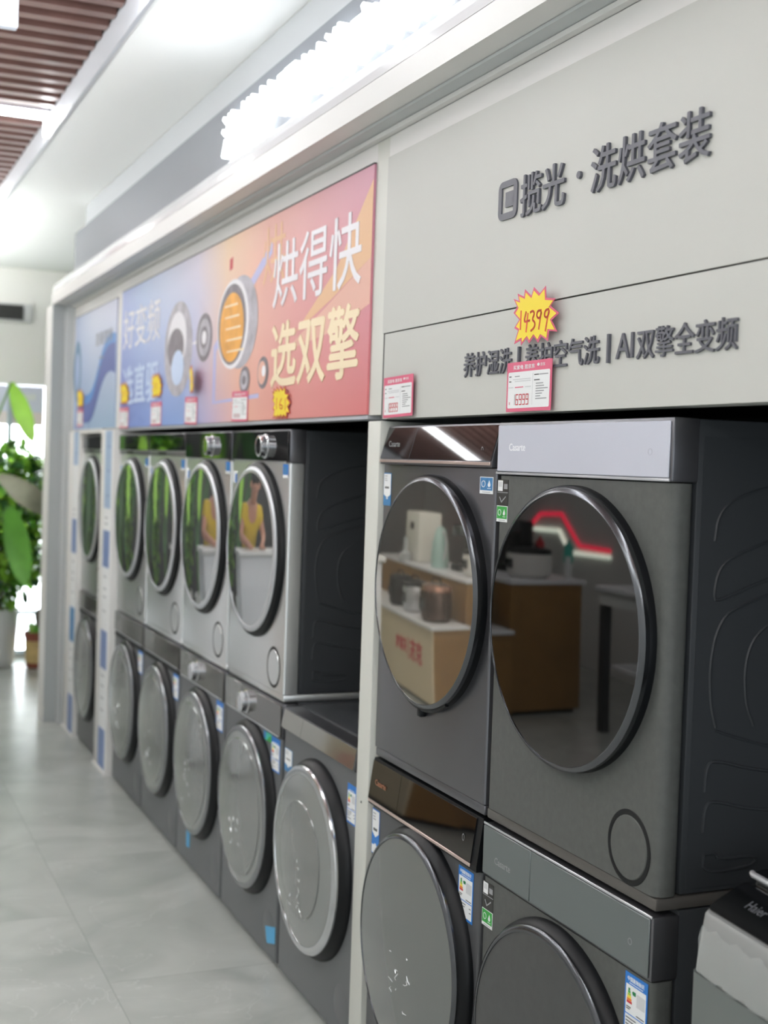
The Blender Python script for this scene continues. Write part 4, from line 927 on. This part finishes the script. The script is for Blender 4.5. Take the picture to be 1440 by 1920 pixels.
def cooker(loc, label, mb_, mt, r=0.15, h=0.24):
    t = thing('rice_cooker', label, 'rice cooker', (loc[0]+IX, loc[1]+IY, loc[2]), 0, 'rice cookers on the display island')
    a = MB(); a.lathe((0, 0, 0), [(0, 0.004), (r*0.8, 0.0), (r*0.95, 0.02), (r, 0.08), (r, h*0.75), (r*0.97, h*0.8)], mb_, 40, 'z'); a.build('body', t)
    a = MB(); a.lathe((0, 0, 0), [(r*0.98, h*0.8), (r, h*0.84), (r*0.93, h*0.95), (r*0.6, h), (0, h*1.01)], mt, 40, 'z'); a.build('lid', t)
    a = MB(); a.rbox(r*0.92, r*1.06, -0.05, 0.05, h*0.3, h*0.62, M_panel_black, 0.008, 2); a.build('control_panel', t)
    a = MB(); a.tube([(0.0, -r*0.9, h*0.86), (0, -r*0.5, h*1.12), (0, r*0.5, h*1.12), (0, r*0.9, h*0.86)], 0.008, M_black, 8); a.build('handle', t)
cooker((-2.36, 8.35, 0.576), 'black rice cooker on the lower tier of the wooden island', M_black, M_black)
cooker((-2.36, 7.90, 0.576), 'silver rice cooker with black lid on the lower tier of the wooden island', M_rim, M_black)
cooker((-2.35, 7.32, 0.576), 'bronze-topped rice cooker on the near end of the lower tier', mat('cooker_bronze', (96, 78, 70), 0.2, metal=0.7), mat('cooker_rose', (170, 130, 112), 0.2, metal=0.7), 0.17, 0.27)
cooker((-2.88, 7.36, 0.893), 'low white multi cooker with black lid on the upper tier', mat('cooker_white', (214, 212, 206), 0.3), M_black, 0.18, 0.2)
wp = thing('water_purifier', 'tall white water purifier on the upper tier of the island', 'water purifier', (-2.85+IX, 8.78+IY, 0.893))
a = MB(); a.rbox(-0.16, 0.16, -0.22, 0.22, 0, 0.42, mat('purifier_white', (222, 220, 212), 0.35), 0.02, 3); a.build('body', wp)
a = MB(); a.rbox(0.1605, 0.166, -0.06, 0.06, 0.27, 0.33, M_dark, 0.002, 1); a.build('spout_recess', wp)
a = MB(); a.lathe((0.25, 0, 0), [(0, 0.001), (0.08, 0), (0.09, 0.06), (0.03, 0.09), (0.028, 0.2), (0, 0.2)], mat('carafe_clear', (220, 224, 226), 0.1, trans=0.4), 28, 'z'); a.build('carafe', wp)
kt = thing('electric_kettle', 'pale green kettle on the upper tier near the purifier', 'kettle', (-2.78+IX, 8.12+IY, 0.893))
a = MB(); a.lathe((0, 0, 0), [(0, 0.001), (0.105, 0), (0.11, 0.05), (0.095, 0.2), (0.06, 0.30), (0.02, 0.33), (0, 0.33)], mat('kettle_green', (168, 196, 190), 0.3), 36, 'z'); a.build('body', kt)
a = MB(); a.tube([(0, -0.06, 0.29), (0, -0.15, 0.25), (0, -0.16, 0.14), (0, -0.10, 0.07)], 0.012, M_rim, 8); a.build('handle', kt)
cm = thing('coffee_machine', 'black coffee machine beside the kettle on the upper tier', 'coffee machine', (-2.98+IX, 7.84+IY, 0.893))
a = MB(); a.rbox(-0.14, 0.14, -0.10, 0.10, 0, 0.05, M_black, 0.008, 2); a.build('base', cm)
a = MB(); a.rbox(-0.14, -0.02, -0.10, 0.10, 0.051, 0.36, M_black, 0.01, 2); a.build('body', cm)
a = MB(); a.rbox(-0.019, 0.14, -0.10, 0.10, 0.27, 0.36, M_rim_dark, 0.01, 2); a.build('brew_head', cm)
for xx, yy, lb, mm in ((-3.12, 7.62, 'small red and white promotional card on the upper tier behind the cooker', M_red), (-3.14, 7.20, 'small teal promotional card at the end of the upper tier', M_teal)):
    pc = thing('promotion_card', lb, 'card', (xx+IX, yy+IY, 0.893))
    a = MB(); a.box(-0.03, 0.03, -0.05, 0.05, 0, 0.006, M_paper); a.build('stand', pc)
    a = MB(); a.prism([(0.08*math.cos(k*PI/6)*(1 if k % 2 else .8), 0.17+0.10*math.sin(k*PI/6)*(1 if k % 2 else .8)) for k in range(12)], -0.003, 0.003, mm)
    a.box(-0.004, 0.004, -0.04, 0.04, 0.007, 0.15, M_paper); a.build('card_face', pc)
# light lines on the wall behind the island
M_redled = mat('led_red', (255, 60, 90), 0.5, emit=((255, 40, 80), 2.2)); M_whiteled = mat('led_warmwhite', (255, 255, 240), 0.5, emit=((244, 255, 236), 2.6))
rl = [(10.023, 1.066), (9.684, 1.252), (9.257, 1.27), (8.887, 1.017), (8.358, 1.012)]; wl_ = [(9.792, 1.111), (9.279, 1.121), (9.067, 0.949), (8.354, 0.96)]
for pts, m, lb, wdt in ((rl, M_redled, 'red zigzag light line on the grey wall across the aisle', 0.03), (wl_, M_whiteled, 'white zigzag light line under the red one on the grey wall', 0.038)):
    a = MB()
    for i in range(len(pts)-1): a.tube([(-4.283, pts[i][0], pts[i][1]), (-4.283, pts[i+1][0], pts[i+1][1])], wdt/2, m, 8)
    tag(a.build('light_line'), lb, 'light line')
# low table right of the island in the reflection
tb = thing('display_table', 'white topped display table with grey apron and lower shelf near the island', 'table', (-3.42, 6.05, 0))
a = MB(); a.rbox(-0.45, 0.45, -0.5, 0.5, 0.885, 0.915, M_wtop, 0.004, 2); a.build('tabletop', tb)
a = MB(); a.box(-0.42, 0.42, -0.47, 0.47, 0.80, 0.884, M_wallgrey); a.build('apron', tb)
for sx in (-0.39, 0.39):
    for sy in (-0.44, 0.44): a = MB(); a.box(sx-0.03, sx+0.03, sy-0.03, sy+0.03, 0, 0.799, M_niche); a.build('leg', tb)
a = MB(); a.box(-0.36, 0.36, -0.41, 0.41, 0.40, 0.425, M_wtop); a.build('shelf', tb)
# white service counter with a person leaning on it
ct = thing('service_counter', 'white service counter the person in yellow leans on', 'counter', (-0.97, 6.52, 0))
a = MB(); a.rbox(-0.36, 0.36, -0.16, 0.16, 0.04, 1.06, M_wtop, 0.01, 2); a.build('counter_body', ct)
a = MB(); a.rbox(-0.39, 0.39, -0.18, 0.18, 1.062, 1.095, M_white, 0.006, 2); a.build('counter_top', ct)
a = MB(); a.box(-0.34, 0.34, -0.13, 0.13, 0, 0.039, M_niche); a.build('plinth', ct)

def skin_mesh(name, verts, edges, radii, m, parent, sub=2, root=0):
    me = bpy.data.meshes.new(name); me.from_pydata(verts, edges, [])
    o = bpy.data.objects.new(name, me); C.objects.link(o)
    sk = o.modifiers.new('s', 'SKIN'); sk.use_smooth_shade = True
    for i, r in enumerate(radii):
        r = r if isinstance(r, tuple) else (r, r); me.skin_vertices[0].data[i].radius = r; me.skin_vertices[0].data[i].use_root = (i == root)
    sb = o.modifiers.new('d', 'SUBSURF'); sb.levels = sub; sb.render_levels = sub
    dg = bpy.context.evaluated_depsgraph_get(); dg.update()
    me2 = bpy.data.meshes.new_from_object(o.evaluated_get(dg)); bpy.data.objects.remove(o)
    me2.materials.clear(); me2.materials.append(m)
    for p in me2.polygons: p.use_smooth = True
    o = bpy.data.objects.new(name, me2); C.objects.link(o); o.parent = parent
    return o
M_skin = mat('skin', (206, 150, 124), 0.5); M_shirt = mat('shirt_yellow', (224, 190, 40), 0.7); M_trs = mat('trousers_dark', (48, 50, 58), 0.7); M_hair = mat('hair_black', (24, 22, 22), 0.5); M_shoe = mat('shoe_dark', (34, 34, 36), 0.5)
pe = thing('person', 'person in a yellow short-sleeved top leaning over the white counter', 'person', (-0.95, 6.96, 0)); pe.rotation_euler = (0, 0, 0)
# faces -Y; joints in metres
V = [(0, 0, 0.90), (0, -0.03, 1.05), (0, -0.10, 1.22), (0, -0.17, 1.34), (0, -0.22, 1.41), (0, -0.26, 1.47), (0, -0.275, 1.555),
     (0.17, -0.16, 1.33), (0.24, -0.26, 1.17), (0.15, -0.44, 1.135), (-0.17, -0.16, 1.33), (-0.25, -0.26, 1.17), (-0.15, -0.44, 1.135),
     (0.09, 0.0, 0.86), (0.10, 0.01, 0.48), (0.10, 0.05, 0.09), (0.10, -0.11, 0.045), (-0.09, 0.0, 0.86), (-0.10, 0.01, 0.48), (-0.10, 0.05, 0.09), (-0.10, -0.11, 0.045),
     (0.12, -0.50, 1.122), (-0.12, -0.50, 1.122)]
E_ = [(0, 1), (1, 2), (2, 3), (3, 4), (4, 5), (5, 6), (3, 7), (7, 8), (8, 9), (9, 21), (3, 10), (10, 11), (11, 12), (12, 22), (0, 13), (13, 14), (14, 15), (15, 16), (0, 17), (17, 18), (18, 19), (19, 20)]
Rr = [(0.15, 0.11), (0.13, 0.10), (0.14, 0.11), (0.12, 0.09), 0.052, (0.075, 0.085), (0.07, 0.085), 0.055, 0.042, 0.028, 0.055, 0.042, 0.028, 0.085, 0.058, 0.04, 0.035, 0.085, 0.058, 0.04, 0.035, (0.034, 0.014), (0.034, 0.014)]
o0 = len(V)
for sx, hb in ((1, 21), (-1, 22)):      # fingers and thumb of each hand
    bx, by, bz = V[hb]
    for k, ln in enumerate((0.052, 0.062, 0.058, 0.045)):
        u = (k-1.5)*0.017
        V += [(bx+u, by-0.03, bz), (bx+u*1.1, by-0.03-ln*.55, bz-0.004), (bx+u*1.15, by-0.03-ln, bz-0.014)]
        n0 = len(V)-3; E_ += [(hb, n0), (n0, n0+1), (n0+1, n0+2)]; Rr += [0.009, 0.0085, 0.0075]
    V += [(bx-sx*0.036, by-0.008, bz), (bx-sx*0.052, by-0.04, bz-0.006)]; n0 = len(V)-2; E_ += [(hb, n0), (n0, n0+1)]; Rr += [0.0105, 0.009]
body = skin_mesh('body', V, E_, Rr, M_skin, pe)
sv = [(0, 0, 0.87), (0, -0.03, 1.05), (0, -0.10, 1.22), (0, -0.165, 1.335), (0.165, -0.16, 1.325), (0.21, -0.21, 1.23), (-0.165, -0.16, 1.325), (-0.215, -0.21, 1.23)]
skin_mesh('shirt', sv, [(0, 1), (1, 2), (2, 3), (3, 4), (4, 5), (3, 6), (6, 7)], [(0.175, 0.14), (0.155, 0.125), (0.165, 0.135), (0.15, 0.115), 0.085, 0.078, 0.085, 0.078], M_shirt, pe)
tv = [(0, 0, 0.90), (0.095, 0.0, 0.83), (0.10, 0.01, 0.48), (0.10, 0.05, 0.10), (-0.095, 0.0, 0.83), (-0.10, 0.01, 0.48), (-0.10, 0.05, 0.10)]
skin_mesh('trousers', tv, [(0, 1), (1, 2), (2, 3), (0, 4), (4, 5), (5, 6)], [(0.155, 0.125), 0.105, 0.075, 0.06, 0.105, 0.075, 0.06], M_trs, pe)
for sx in (0.1, -0.1): skin_mesh('shoe', [(sx, 0.07, 0.046), (sx, -0.05, 0.042), (sx, -0.15, 0.038)], [(0, 1), (1, 2)], [0.045, 0.046, 0.038], M_shoe, pe)
skin_mesh('hair', [(0, -0.225, 1.50), (0, -0.245, 1.585), (0, -0.275, 1.625)], [(0, 1), (1, 2)], [(0.085, 0.075), (0.09, 0.09), (0.06, 0.07)], M_hair, pe)
a = MB(); a.lathe((0, -0.345, 1.515), [(0.012, 0.0), (0.010, 0.012), (0.004, 0.022), (0, 0.024)], M_skin, 12, '-y'); a.build('nose', pe)
for sx in (-0.03, 0.03): a = MB(); a.lathe((sx, -0.338, 1.54), [(0.009, 0.0), (0.006, 0.006), (0, 0.008)], M_hair, 12, '-y'); a.build('eye', pe)
a = MB(); a.rbox(-0.022, 0.022, -0.345, -0.335, 1.478, 1.486, mat('lips', (170, 92, 86), 0.5), 0.003, 2); a.build('mouth', pe)
for sx in (-0.082, 0.082): a = MB(); a.lathe((sx, -0.265, 1.52), [(0.022, -0.012), (0.026, 0.0), (0.018, 0.01), (0, 0.012)], M_skin, 14, '-y'); a.build('ear', pe)
